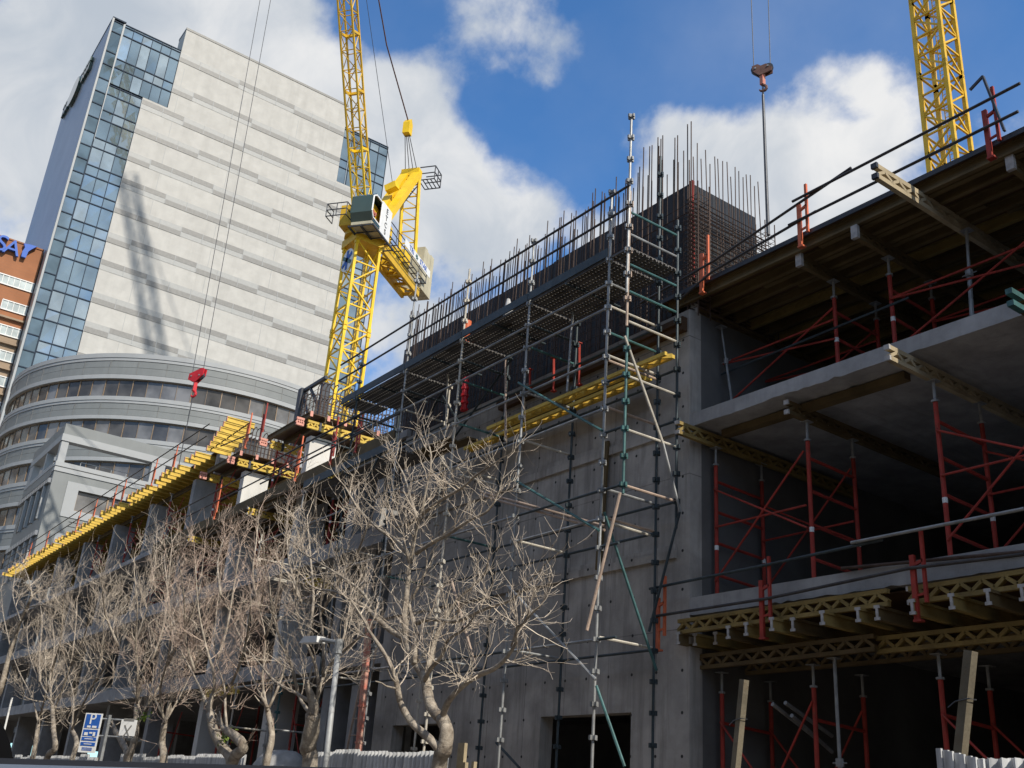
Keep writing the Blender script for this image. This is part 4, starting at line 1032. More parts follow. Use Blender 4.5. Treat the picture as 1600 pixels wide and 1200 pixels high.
# right crane
C2 = V(-27.7, 50.7, 0); TXX = -120.0
crane2 = thing('tower_crane', 'yellow tower crane mast rising behind the top deck at the right', 'crane', (C2.x, C2.y, 10))
MTOP = 92.0
dxs = C2.x-TXX; sh = lambda Y, z: V(C2.x, Y+dxs*SD.y/SD.x, z+dxs*SD.z/SD.x)
j1 = sh(22.2, 72.5); j0 = j1+(sh(30.4, 50.6)-j1).normalized()*((49.4-j1.y)/(sh(30.4, 50.6)-j1).normalized().y)
b = MB(); jd2 = (j1-j0).normalized(); lattice_tower(b, j0, j1, 1.7, .30, 2.6, V(1, 0, 0), jd2.cross(V(1, 0, 0)), dw=.35); b.build('jib', M['yellow_old'], crane2)
ht = j0.z-1.5
mast(crane2, C2.x, C2.y, 10, ht-2, 1.81, 'yellow_old', .24)
b = MB(); b.box((C2.x-1.4, C2.y-1.4, ht-1.99), (C2.x+1.4, C2.y+1.4, ht)); b.box((C2.x-1, C2.y+1.41, ht-1.7), (C2.x+1, C2.y+10, ht-1)); b.build('turntable', M['yellow_old'], crane2)
MB().box((C2.x-1, C2.y+8, ht-.99), (C2.x+1, C2.y+10, ht+2)).build('counterweight', M['ballast'], crane2)
b = MB(); b.bar((C2.x, 52, ht), (C2.x, 55, ht+11), .5, .5); b.bar((C2.x, 58, ht-1), (C2.x, 55, ht+11), .4, .4); b.build('a_frame', M['yellow'], crane2)
MB().tube([(C2.x, 55, ht+11), j1], .09, 5).build('pendant_bar', M['rope'], crane2)
h2 = P(1191, 112, Y=24)
hook_block(h2, 'rustbrown', 'rusty brown hook block with a long grey sling hanging against the blue sky', (h2+V(-.45, -.3, 40), h2+V(.45, .3, 40)), h2.z-P(1204, 366, Y=24).z, rod=True)

# ================================================================== PALE OFFICE TOWER
TX, TY0, TY1, TZ = -120.0, 15.55, 57.5, 94.5
tower = thing('office_tower', 'tall pale stone office tower with blue glass corners and grey window strips', 'building', (TX-10, 36, 0))
YG1, YG2, YR1, YR2, ZST = 24.85, 21.55, 50.0, 53.2, 84.95
b = MB()                                          # stone face, stepped round the glass corners
b.box((TX-3, YG1, ZST), (TX, YR1, 98.2)); b.box((TX-3, YG2, 20), (TX, YR2, ZST)); b.build('stone_wall', M['stone'], tower)
MB().box((TX-24, YG1+.5, 20), (TX-3.01, YR2, 96.5)).build('core', M['stone'], tower)
MB().box((TX-3.05, YG1-.05, 98.2), (TX+.06, YR1+.05, 98.55)).build('coping', M['strip_d'], tower)
# recessed looking window strips
ZROW = [92.75, 87.5, 83.2, 79.3, 75.05, 71.0, 67.3, 63.05, 59.2, 54.7, 50.8, 46.7, 42.6, 38.5]
for k, z in enumerate(ZROW):
    y0 = YG1 if z-.9 > ZST else YG2; y1 = YR1 if z-.9 > ZST else YR2
    b = MB(); seg = 2.83; n = int((y1-y0)/seg)+1
    for j in range(n):
        ya = y0+seg*j; yb = min(y1, ya+seg)
        if yb-ya < .1: continue
        dark_low = ((j+2*k)//3) % 2 == 0
        for (za, zb, dk_) in ((z+.05, z+.75, dark_low), (z+.75, z+1.45, not dark_low)):
            b.cur = 1 if dk_ else 0
            b.box((TX+.004, ya+.03, za), (TX+(.05 if dk_ else .03), yb-.03, zb-.01))
        b.cur = 2; b.box((TX+.004, ya-.03, z+.05), (TX+.07, ya+.03, z+1.45))
    b.build('window_strip', [M['strip_l'], M['strip_d'], M['bandlight']], tower)
b = MB()
for y in [YG2+4.25+2.83*3*k for k in range(4)]: b.box((TX+.003, y-.025, 45), (TX+.02, y+.025, 92))
b.build('joint', M['bandlight'], tower)
# glass curtain corner
def curtain(y0, y1, z0, z1, cols, zrows, name, x=TX-.15, mats=('tglass', 'tglass2')):
    rg = random.Random(int(y0*7+z1))
    g = MB(); f = MB(); ys = [y0+(y1-y0)*k/cols for k in range(cols+1)]
    zz = sorted(set([z0, z1]+[z for z in zrows if z0 < z < z1]))
    for a, c in zip(zz[:-1], zz[1:]):
        for p, q in zip(ys[:-1], ys[1:]):
            g.cur = 0 if rg.random() < .68 else 1
            dx = [rg.uniform(-.012, .012) for _ in range(4)]
            g.quad((x+dx[0], p, a), (x+dx[1], q, a), (x+dx[2], q, c), (x+dx[3], p, c))
    for y in ys: f.box((x+.02, y-.035, z0), (x+.09, y+.035, z1))
    for z in zz: f.box((x+.02, y0, z-.06), (x+.1, y1, z+.06))
    o = g.build(name, [M[m_] for m_ in mats], tower); f.build('mullion', M['mullion'], o)
rows = []
for z in ZROW: rows += [z+.1, z+1.5]
curtain(17.2, YG1-.02, ZST, 94.6, 6, rows, 'glass_curtain')
curtain(17.2, YG2-.02, 20, ZST-.004, 3, rows, 'glass_curtain')
curtain(YR1+.02, TY1, ZST, 94.6, 5, rows, 'glass_curtain')
curtain(YR2+.02, TY1, 20, ZST-.004, 3, rows, 'glass_curtain')
curtain(15.75, 17.1, 20, 94.3, 1, [z-.15 for z in ZROW]+[z+1.9 for z in ZROW], 'corner_glass', x=TX+.02, mats=('tglass_d', 'tglass'))
MB().prism([V(TX-.2, 16.98, 94.3), V(TX-.2, 17.22, 94.5), V(TX-.2, 17.2, 76), V(TX-.2, 17.15, 76)], (.4, 0, 0)).build('corner_fin', M['bandlight'], tower)
MB().box((TX-.2, 15.5, 20), (TX+.2, 15.74, 94.6)).build('corner_trim', M['bandlight'], tower)
MB().box((TX-24, 15.55, 20), (TX-.2, 15.72, 94.6)).build('street_facade', M['striped'], tower)
MB().box((TX-24, 15.5, 94.6), (TX+.2, 17.25, 94.8)).build('coping', M['mullion'], tower)
MB().box((TX-24, 57.3, 20), (TX-.2, 57.5, 94.6)).build('side_facade', M['striped'], tower)
MB().box((TX-24, 17.3, 94.0), (TX-3.1, YG1, 94.3)).build('roof', M['strip_d'], tower)
MB().box((TX-24, 15.8, 20), (TX-23.8, 57.3, 94.5)).build('rear_facade', M['striped'], tower)
# sign letters on the street face, seen edge on
b = MB()
for k, x in enumerate((-127.6, -128.6, -129.7, -130.8, -138.9, -140.0, -141.1)):
    b.box((x, 15.15, 90.5), (x+.65, 15.5, 92.5+.2*(k % 2))); b.box((x, 15.1, 91.9), (x+.8, 15.5, 92.5))
ring = [V(-134.9+2.9*math.cos(a*math.pi/14), 15.05, 91.5+2.0*math.sin(a*math.pi/14)) for a in range(28)]
b.prism(ring, (0, .45, 0)); b.build('facade_sign', M['cabgreen'], tower)

# ================================================================== CURVED GREY OFFICE BUILDING
ZT = 38.0; s38 = (ZT-1.4)/33.6
CX, CY, CR = -96.59*s38, 1.4*0+30.34*s38, 17.557*s38
curved = thing('curved_office_building', 'rounded grey office building with banded facade below the pale tower', 'building', (CX, CY, 0))
def arc_band(b, z0, z1, r, a0=-150, a1=100, n=90, cap=True):
    pts = [R_(a0+(a1-a0)*k/n) for k in range(n+1)]; rin = r-.9
    for a, c in zip(pts[:-1], pts[1:]):
        o = lambda rr, t_, z: (CX+rr*math.cos(t_), CY+rr*math.sin(t_), z)
        b.quad(o(r, a, z0), o(r, c, z0), o(r, c, z1), o(r, a, z1))
        if cap:
            b.quad(o(rin, a, z0), o(rin, c, z0), o(r, c, z0), o(r, a, z0)); b.quad(o(r, a, z1), o(r, c, z1), o(rin, c, z1), o(rin, a, z1))
def band_group(zt, zb):
    """moulded spandrel: light lip, three grey courses, light lip"""
    b = MB(); H = zt-zb; fr = [(0, .16, .10, 1), (.16, .18, 0, 2), (.18, .44, .04, 0), (.44, .46, -.04, 2), (.46, .70, .0, 0), (.70, .715, -.05, 2), (.715, .82, .05, 1), (.82, .83, -.02, 2), (.83, 1.0, .10, 1)]
    for a, c, dr, mi in fr:
        b.cur = mi; arc_band(b, zb+H*a, zb+H*c, CR+dr-.1)
    for k_ in range(0, 250, 8):
        t_ = R_(-150+k_+.5); b.cur = 2; b.bar((CX+(CR-.05)*math.cos(t_), CY+(CR-.05)*math.sin(t_), zb+H*.19), (CX+(CR-.05)*math.cos(t_), CY+(CR-.05)*math.sin(t_), zb+H*.69), .03, .02, up=(math.cos(t_), math.sin(t_), 0))
    b.build('facade_band', [M['bandgrey'], M['bandlight'], M['strip_d']], curved)
wins = [(35.5, 33.8), (31.57, 29.9), (27.64, 25.95), (23.7, 22.0), (19.75, 18.05), (15.8, 14.1)]
band_group(38.0, 35.5)
for k, (zt, zb) in enumerate(wins):
    nx = wins[k+1][0] if k+1 < len(wins) else 8
    band_group(zb-.02, nx+.03)
    g = MB(); f = MB(); a = -150; rg = random.Random(k); n = 0
    while a < 100:
        step = 4.0; a0, a1 = R_(a), R_(a+step); r = CR-.32
        o = lambda rr, t_, z: (CX+rr*math.cos(t_), CY+rr*math.sin(t_), z)
        if k == 0 and 3 < a < 8.5 and False: pass
        g.cur = 0 if rg.random() < .6 else 1
        g.quad(o(r, a0, zb-.03), o(r, a1, zb-.03), o(r+rg.uniform(-.01, .01), a1, zt+.03), o(r, a0, zt+.03))
        wide = .07 if n % 2 == 0 else .03
        f.bar(o(r+.03, a0, zb), o(r+.03, a0, zt), wide, .08, up=(math.cos(a0), math.sin(a0), 0))
        for zz in (zb+.03, zt-.03): f.bar(o(r+.03, a0, zz), o(r+.03, a1, zz), .05, .06)
        a += step; n += 1
    o_ = g.build('window_ribbon', [M['wglass'], M['wglass2']], curved); f.build('mullion', M['bronze'], o_)
    pr_ = MB()
    for aa in (12.5,):
        t_ = R_(aa); pr_.bar((CX+(CR-.2)*math.cos(t_), CY+(CR-.2)*math.sin(t_), zb), (CX+(CR-.2)*math.cos(t_), CY+(CR-.2)*math.sin(t_), zt), 1.3, .5, up=(math.cos(t_), math.sin(t_), 0))
    pr_.build('pier', M['bandlight'], curved)
b = MB(); b.prism([V(CX+(CR-.3)*math.cos(R_(k*6)), CY+(CR-.3)*math.sin(R_(k*6)), 37.6) for k in range(60)], (0, 0, .3)); b.build('roof', M['bandgrey'], curved)
b = MB(); b.prism([V(CX+(CR-1.3)*math.cos(R_(k*6)), CY+(CR-1.3)*math.sin(R_(k*6)), 5) for k in range(60)], (0, 0, 32.5)); b.build('inner_core', M['strip_d'], curved)

# ================================================================== ENTRANCE ANNEX in front of it
AX0, AX1, AY0, AY1 = -92.2, -82.0, 15.2, 33.0
annex = thing('entrance_annex', 'square cornered grey annex with an open top loggia in front of the rounded building', 'building', (-87, 20, 0))
b = MB()
b.cur = 0; b.box((AX1-.7, AY0, 26.5), (AX1, AY1, 27.35)); b.box((AX0, AY0, 26.5), (AX1-.7, AY0+.7, 27.35))
b.cur = 1; b.box((AX1-.75, AY0-.05, 25.95), (AX1+.06, AY1, 26.5)); b.box((AX0, AY0-.05, 25.95), (AX1-.76, AY0+.7, 26.5))
b.build('parapet_beam', [M['bandgrey'], M['bandlight']], annex)
for lo, hi in (((AX1-.6, AY0+.02, 24.26), (AX1-.02, AY0+.55, 25.94)), ((AX1-.6, 22.3, 24.26), (AX1+.02, 23.4, 25.94)), ((AX0, AY0, 24.26), (AX0+1.2, AY0+.55, 25.94)), ((AX0+5.5, AY0, 24.26), (AX0+5.9, AY0+.55, 25.94)), ((AX1-.6, 30, 24.26), (AX1, 31, 25.94))): MB().box(lo, hi).build('pillar', M['bandlight'], annex)
b = MB()
b.cur = 1; b.box((AX1-.6, AY0-.05, 23.9), (AX1+.08, AY1, 24.25)); b.box((AX0, AY0-.08, 23.9), (AX1-.61, AY0+.3, 24.25))
b.cur = 2; b.box((AX1-.6, AY0, 23.82), (AX1+.02, AY1, 23.9))
b.cur = 1; b.box((AX1-.6, AY0-.05, 23.5), (AX1+.07, AY1, 23.82)); b.cur = 0; b.box((AX0, AY0-.05, 23.2), (AX1-.61, AY0+.3, 23.9))
b.build('sill_band', [M['bandgrey'], M['bandlight'], M['strip_d']], annex)
WY0, WY1, WZ0, WZ1 = 17.25, 22.0, 20.75, 22.35
b = MB()
b.box((AX1-.4, AY0, 8), (AX1, WY0, 23.5)); b.box((AX1-.4, WY1, 8), (AX1, AY1, 23.5)); b.box((AX1-.4, WY0, WZ1), (AX1, WY1, 23.5)); b.box((AX1-.4, WY0, 18.3), (AX1, WY1, WZ0)); b.box((AX1-.4, WY0, 8), (AX1, WY1, 16.6))
for z in (22.85, 19.85, 19.5): b.box((AX1, AY0+1.9, z), (AX1+.05, AY1, z+.05))
b.build('wall', M['bandgrey'], annex)
b = MB()
for (za, zb) in ((WZ0, WZ1), (16.6, 18.3)):
    b.box((AX1, WY0-.9, zb), (AX1+.06, WY1+.5, zb+.55)); b.box((AX1, WY0-.9, za-.6), (AX1+.06, WY1+.5, za)); b.box((AX1, WY0-.9, za), (AX1+.06, WY0, zb)); b.box((AX1, WY1, za), (AX1+.06, WY1+.5, zb))
b.build('window_surround', M['bandlight'], annex)
for (za, zb) in ((WZ0, WZ1), (16.6, 18.3)):
    o = MB().box((AX1-.3, WY0, za), (AX1-.25, WY1, zb)).build('window', M['wglass2'], annex)
    b = MB()
    for k in range(3): y = WY0+(WY1-WY0)*k/2; b.box((AX1-.25, y-.06, za), (AX1-.15, y+.06, zb))
    b.box((AX1-.25, WY0, za), (AX1-.15, WY1, za+.08)); b.build('frame', M['bronze'], o)
b = MB(); b.box((AX0, AY0, 8), (AX1-.41, AY0+.3, 23.2)); b.build('wall', M['bandgrey'], annex)
for z0, z1 in ((20.0, 22.4), (15.8, 18.3)):
    for k in range(4):
        x = AX1-1.6-2.0*k; o = MB().box((x-1.35, AY0-.03, z0), (x, AY0-.005, z1)).build('window', M['black'], annex); MB().box((x+.02, AY0-.2, z0-.1), (x+.3, AY0-.006, z1+.1)).build('fin', M['bandlight'], o)
    MB().box((AX0, AY0-.22, z1+.15), (AX1-.2, AY0-.01, z1+.5)).build('string_course', M['striped'], annex)
MB().box((AX0, AY0+.31, 23.3), (AX1-.61, AY1, 23.5)).build('terrace', M['strip_d'], annex)
b = MB(); 
for z in (24.55, 24.9): b.tube([(AX1-1.2, AY0+2, z), (AX1-1.2, 22.4, z)], .03, 5)
for k in range(6): b.tube([(AX1-1.2, AY0+2+k*1.2, 23.5), (AX1-1.2, AY0+2+k*1.2, 24.9)], .03, 5)
b.build('railing', M['bandlight'], annex)

# ================================================================== BROWN BRICK OFFICE with blue letters
BX = -122.4
brick = thing('brick_office_building', 'brown brick office block with pale window strips and blue letters at its top', 'building', (BX-8, 5, 0))
BY = 15.45; f_ = 122.4/165; zz_ = lambda z: 1.4+(z-1.4)*f_
MB().box((BX-16, -20, 5), (BX, BY, zz_(65.2))).build('lower_wall', M['brickpale'], brick)
MB().box((BX-16, -20, zz_(65.2)+.01), (BX, BY, zz_(80.75))).build('wall', M['brick'], brick)
MB().box((BX-16.1, -20.1, zz_(80.75)), (BX+.1, BY+.02, zz_(81.0))).build('coping', M['brick'], brick)
for k in range(14):
    z = zz_(73.9-4.1*k); y0 = P(10, 448, X=BX).y if k == 1 else -19.5
    o = MB().box((BX+.004, y0, z-.55), (BX+.06, BY, z+.55)).build('window_strip', M['paleglass'], brick)
    f = MB(); y = y0
    while y < BY: f.box((BX+.06, y-.03, z-.55), (BX+.12, y+.03, z+.55)); y += .63
    f.box((BX+.06, y0, z-.64), (BX+.14, BY, z-.52)); f.box((BX+.06, y0, z+.52), (BX+.14, BY, z+.64)); f.build('frame', M['white'], o)
    if k > 1: MB().box((BX+.004, -19.5, z+1.4), (BX+.4, BY, z+1.62)).build('ledge', M['brickpale'], brick)
for ch, px, py, size in (('S', 1, 381, 2.9), ('A', 18, 388, 2.75)):
    text_mb(ch, size, P(px, py, X=BX+.35), (0, 1, 0), (0, 0, 1), .4, shear=.1).build('letter', M['sblue'], brick)
b = MB()                                          # third letter: slanted stem with trailing wing
b.prism([P(px, py, X=BX+.15) for px, py in ((36.5, 382), (46, 384), (57, 387), (49, 391), (43.5, 394.5), (39, 404.5), (32, 402.5), (34, 394), (38, 388.5))], (.4, 0, 0))
b.build('letter', M['sblue'], brick)

# ================================================================== STREET: fence, trees, signs
def fence(x0, x1, y, h, label, tilt=0, wav=.115):
    b = MB(); n = int((x1-x0)/wav*10); rg = random.Random(int(x0*3)); prev = None; th = .006
    F, B = [], []
    pan = 0; hz = h
    for k in range(n+1):
        x = x0+(x1-x0)*k/n
        if k % 80 == 0: hz = h+rg.uniform(-.06, .04)
        yy = y+.034*math.sin(2*math.pi*k/10)+.03*math.sin(x*.9)+tilt*(x-x0)
        F.append((x, yy, hz+rg.uniform(-.006, .006)))
    for a, c in zip(F[:-1], F[1:]):
        b.quad((a[0], a[1], .1), (c[0], c[1], .1), c, a); b.quad((a[0], a[1]+th, .1), (a[0], a[1]+th, a[2]), (c[0], c[1]+th, c[2]), (c[0], c[1]+th, .1))
        b.quad(a, c, (c[0], c[1]+th, c[2]), (a[0], a[1]+th, a[2]))
    t = thing('corrugated_fence', label, 'fence', ((x0+x1)/2, y, 0))
    b.build('sheet', M['corrugated'], t)
    for k in range(int((x1-x0)/2.4)+1):
        x = x0+.1+2.4*k
        if x < x1: MB().box((x-.04, y+.05, .1), (x+.04, y+.13, h-.05)).build('fence_post', M['timber_pale'], t)
    return t
fence(P(488, 1175, Y=8.7).x, P(700, 1175, Y=8.7).x, 8.7, 2.24, 'corrugated metal fence behind the big bare tree and the grey lamp pole')
b = MB(); x0, x1 = P(697, 1175, Y=8.3).x, P(716, 1175, Y=8.3).x
for k in range(6):
    xa, xb = x0+(x1-x0)*k/6, x0+(x1-x0)*(k+1)/6; b.box((xa, 8.25+.05*(k % 2)-.05*k, .1), (xb-.004, 8.28+.05*(k % 2)-.05*k, 2.24+.02*k))
tag(b.build('corrugated_sheet', M['corrugated']), 'bent loose metal sheet leaning right of the big tree trunk', 'sheet')
for k, (px, h, w_, lab) in enumerate(((721, 2.3, .16, 'broad raw timber offcut standing beside the bent metal sheet'), (728, 2.05, .05, 'thin timber offcut to the right of the broad one beside the metal sheet'), (736, 2.06, .06, 'short tilted timber offcut at the end of the fence'))):
    p = P(px, 1190, Y=8.3); b = MB().bar((p.x, 8.3, .1), (p.x+.08*(k == 2), 8.3, h), w_, .05); tag(b.build('timber_offcut', M['timber_pale']), lab, 'timber')
fence(P(190, 1183, Y=8.7).x, P(384, 1178, Y=8.7).x, 8.7, 2.22, 'corrugated metal fence behind the middle bare trees')
fence(P(22, 1183, Y=8.7).x, P(150, 1183, Y=8.7).x, 8.72, 2.22, 'corrugated metal fence at the far left behind the sign and the trees')
fence(P(1510, 1190, Y=8.7).x, 1.5, 8.7, 2.1, 'corrugated metal fence at the lower right edge')
b = MB(); x0, x1 = P(1462, 1170, Y=8.5).x, P(1533, 1170, Y=8.5).x
n = 8
for k in range(n): xa = x0+(x1-x0)*k/n; b.box((xa, 8.5+.02*(k % 2), .1), (xa+(x1-x0)/n-.006, 8.53+.02*(k % 2), 2.2-.012*k))
tag(b.build('corrugated_sheet', M['corrugated']), 'dented grey metal sheet against the foot of the tall leaning post', 'sheet')
# leaning timber posts
for (a, c, yy, w_, lab) in (((1163, 1062), (1148, 1215), 9.2, .085, 'slim shaded timber post tied with wire, leaning in front of the ground floor'), ((1517, 1017), (1497, 1215), 8.9, .10, 'tall thick shaded timber post leaning at the lower right behind the metal sheet')):
    p, q = P(*c, Y=yy), P(*a, Y=yy); d = (p-q).normalized(); t = thing('timber_post', lab, 'post', q+d*(q.z/max(.3, -d.z)))
    MB().bar(q+d*((q.z-.05)/max(.3, -d.z)), q, w_, w_*.8, up=(1, 0, 0)).build('post', M['timber_post_shaded'], t)
    m_ = q+d*.45; MB().tube([m_+V(-w_*.7, -w_*.55, .0), m_+V(w_*.7, -w_*.55, .02), m_+V(w_*.7, w_*.55, .02), m_+V(-w_*.7, w_*.55, 0), m_+V(-w_*.7, -w_*.55, 0), m_+V(-w_*1.4, -w_*.6, -.05)], .006, 4).build('wire_tie', M['steel_dark'], t)

# lamp pole
lp0, lp1 = P(512, 1200, Y=7.4), P(530, 1001, Y=7.4)
t = thing('street_lamp', 'pale grey street lamp pole with a short side arm among the bare branches', 'lamp', (lp0.x, 7.4, .13))
b = MB(); b.tube([(lp0.x, 7.4, .13), (lp1.x, 7.4, lp1.z)], [.05, .042], 12); b.build('pole', M['lampgrey'], t, smooth=True)
la = P(490, 995, Y=7.4)
b = MB(); b.tube([(lp1.x, 7.4, lp1.z-.03), (la.x+.3, 7.4, lp1.z+.07)], .035, 8); b.tube([(lp1.x+.005, 7.4, lp1.z-.2), (lp1.x+.005, 7.4, lp1.z+.02)], .062, 10); b.build('arm', M['lampgrey'], t)
MB().box((lp0.x-.045, 7.4-.075, 1.05), (lp0.x+.045, 7.4-.05, 1.4)).build('access_door', M['lampgrey'], t)
b = MB(); b.prism([V(la.x-.35, 7.32, lp1.z+.06), V(la.x+.3, 7.32, lp1.z+.02), V(la.x+.3, 7.32, lp1.z+.12), V(la.x-.2, 7.32, lp1.z+.16)], (0, .16, 0)); b.build('lamp_head', M['white'], t)

# parking sign and the small white sign on one pole
SY = 6.6
sp0, sp1 = P(155, 1200, Y=SY), P(163, 1122, Y=SY)
t = thing('parking_sign', 'blue and white parking sign on a grey pole among the left trees', 'sign', (sp0.x, SY, .13))
MB().tube([(sp0.x, SY, .13), (sp0.x, SY, sp1.z+.05)], .035, 8).build('pole', M['galv'], t)
nx, ny = V(.80, -.6, 0).normalized(), None
sx = V(.75, .66, 0).normalized()                  # along the panel, to the right as seen from the road
sn = V(.66, -.75, 0).normalized()
def spt(a, z, off=0): return V(sp0.x, SY, 0)+sx*a+V(0, 0, z)+sn*off
tl, bl = P(136, 1120, Y=SY), P(129, 1178, Y=SY)
zt_, zb_ = tl.z, bl.z; H = zt_-zb_
def slab_on(a0, a1, z0, z1, off, th, name, mt, par):
    b = MB(); b.prism([spt(a0, z0, off), spt(a1, z0, off), spt(a1, z1, off), spt(a0, z1, off)], sn*th); return b.build(name, M[mt], par)
a0, a1 = -.57, -.17
bd = slab_on(a0, a1, zb_, zt_, 0, .02, 'board', 'white', t)
for (f0, f1) in ((.62, .97), (.42, .58), (.30, .39), (.17, .26)):
    slab_on(a0+.03, a1-.03, zb_+H*f0, zb_+H*f1, .021, .006, 'blue_field', 'signblue', bd)
text_mb('P', .31, spt((a0+a1)/2, zb_+H*.84, .032), sx, V(0, 0, 1), .006).build('lettering', M['white'], bd)
for (aa, f, ww, hh) in ((-.43, .655, .08, .04), (-.30, .655, .10, .04), (-.46, .47, .08, .06), (-.35, .5, .07, .03), (-.27, .47, .05, .08), (-.37, .345, .2, .014), (-.37, .215, .18, .014)):
    z = zb_+H*f; b = MB(); b.prism([spt(aa-ww/2, z-hh/2, .028), spt(aa+ww/2, z-hh/2, .028), spt(aa+ww/2, z+hh/2, .028), spt(aa-ww/2, z+hh/2, .028)], sn*.005); b.build('pictogram', M['white'], bd)
b = MB()
for f in (.06, .09, .12): z = zb_+H*f; b.prism([spt(a0+.08, z-.006, .021), spt(a1-.08, z-.006, .021), spt(a1-.08, z+.006, .021), spt(a0+.08, z+.006, .021)], sn*.004)
b.build('small_print', M['signblue'], bd)
for z in (zt_-.1, zb_+H*.44): MB().tube([spt(-.4, z, -.02), spt(.62, z, -.02)], .022, 6).build('bracket', M['galv'], t)
wb = slab_on(.30, .66, zb_+H*.48, zt_-.09, 0, .018, 'white_board', 'white', t)
b = MB(); zm = (zb_+H*.48+zt_-.09)/2
b.bar(spt(.36, zm+.16, .022), spt(.60, zm+.16, .022), .05, .006, up=sn); b.bar(spt(.40, zm-.2, .022), spt(.56, zm+.05, .022), .03, .006, up=sn); b.bar(spt(.56, zm-.2, .022), spt(.40, zm+.05, .022), .03, .006, up=sn)
b.build('symbol', M['strip_d'], wb)
# thin pale pole at far left
b = MB().tube([P(7, 1140, Y=8.2)-V(0, 0, 2.0), P(7, 1140, Y=8.2), P(19, 1090, Y=8.2)], .035, 7); tag(b.build('thin_pole', M['white']), 'thin pale pole at the far left among the twigs', 'pole')
# covered heap
t = thing('covered_heap', 'pale sheeted heap behind the scaffold foot left of the second tree', 'heap', (-26.5, 12.0, 0))
c = P(432, 1185, Y=11.6); b = MB(); ns, nr = 14, 7; rg = random.Random(2)
for j in range(nr+1):
    th_ = j/nr*math.pi/2
    for k in range(ns):
        a = 2*math.pi*k/ns; rr = math.cos(th_)**.6; q = 1+rg.uniform(-.07, .07)
        b.v.append(V(c.x+1.05*rr*math.cos(a)*q, 11.75+.7*rr*math.sin(a)*q, 1.6+1.0*math.sin(th_)))
for j in range(nr):
    for k in range(ns): k2 = (k+1) % ns; b.face(j*ns+k, j*ns+k2, (j+1)*ns+k2, (j+1)*ns+k)
b.build('sheet', M['tarp'], t, smooth=True)
MB().box((c.x-1.0, 11.2, .05), (c.x+1.0, 12.3, 1.65)).build('stack', M['timber_brown_shaded'], t)

# ---------------------------------------------------------------- bare trees
class Tree:
    def __init__(s, seed, up=.22, wig=.28, ang=(25, 55), dens=1.0, fine=.0045):
        s.r = random.Random(seed); s.up, s.wig, s.ang, s.dens, s.fine = up, wig, ang, dens, fine
        s.tr, s.tw = MB(), MB()
    def rv(s): return V(s.r.gauss(0, 1), s.r.gauss(0, 1), s.r.gauss(0, 1))
    def side(s, d, lo, hi):
        ax = d.cross(s.rv())
        if ax.length < 1e-4: ax = d.orthogonal()
        return Matrix.Rotation(R_(s.r.uniform(lo, hi)), 3, ax.normalized()) @ d
    def limb(s, pts, r0, r1, kids, klen, depth=2):
        """a hand laid limb as a polyline, with branches along it"""
        pts = [Vector(p) for p in pts]; sm = []
        for k in range(len(pts)-1):
            for j in range(3):
                t = j/3; p0 = pts[max(k-1, 0)]; p1, p2 = pts[k], pts[k+1]; p3 = pts[min(k+2, len(pts)-1)]
                sm.append(.5*((2*p1)+(p2-p0)*t+(2*p0-5*p1+4*p2-p3)*t*t+(3*p1-p0-3*p2+p3)*t**3))
        sm.append(pts[-1]); n = len(sm)
        rr = [(r0+(r1-r0)*k/(n-1))*(1+s.r.uniform(-.08, .08)) for k in range(n)]
        s.tr.tube(sm, rr, 8 if r0 > .05 else 6)
        nk = int(kids*s.dens)
        for k in range(nk):
            t = .1+.9*(k+s.r.random())/nk; i = min(n-2, int(t*(n-1))); d = (sm[i+1]-sm[max(0, i-1)]).normalized()
            p = sm[i].lerp(sm[i+1], s.r.random())
            s.grow(p, s.side(d, *s.ang), klen*s.r.uniform(.6, 1.15)*(1.15-.45*t), max(min(rr[i]*.4, .0115), s.fine*1.6), depth)
        s.grow(sm[-1], (sm[-1]-sm[-2]).normalized(), klen, max(r1*.9, s.fine*1.6), depth)
    def grow(s, p, d, L, r, depth):
        n = 5 if depth > 0 else 4; pts = [p]; rr = [r]; e = max(s.fine*.55, r*.4)
        for k in range(n):
            d = (d+s.rv()*(s.wig*.5)+V(0, 0, s.up)).normalized(); p = p+d*(L/n); pts.append(p); rr.append(r+(e-r)*(k+1)/n)
        (s.tr if r > .012 else s.tw).tube(pts, rr, 5 if r > .012 else 3, cap=False)
        if depth <= 0: return
        nk = int(s.r.choice((4, 5, 6))*s.dens+.5) if depth > 1 else int(s.r.choice((3, 4, 5))*s.dens+.5)
        for k in range(nk):
            t = .2+.8*(k+s.r.random())/nk; i = min(n-1, int(t*n)); q = pts[i].lerp(pts[i+1], t*n-i)
            dd = (pts[i+1]-pts[i]).normalized()
            s.grow(q, s.side(dd, *s.ang), L*s.r.uniform(.5, .85), max(s.fine, rr[i]*.52), depth-1)
    def build(s, label, base, mt='twig', leaves=None):
        t = thing('bare_tree', label, 'tree', base, 'bare street trees along the fence')
        s.tr.build('trunk', M['bark'], t, smooth=True); s.tw.build('crown', M[mt], t)
        if leaves:
            b = MB()
            for c, rad, n in leaves:
                for k in range(n):
                    q = c+s.rv()*rad*.5; a, e = s.rv().normalized(), s.rv().normalized(); b.quad(q, q+a*.05, q+a*.06+e*.045, q+e*.05)
            b.build('leaves', M['leaf'], t)
        return t
def L3(lst, Y0, dY=0.0):
    n = len(lst); return [P(px, py, Y=Y0+dY*k/max(1, n-1)) for k, (px, py) in enumerate(lst)]
def low(pt): return V(pt.x, pt.y, .05)

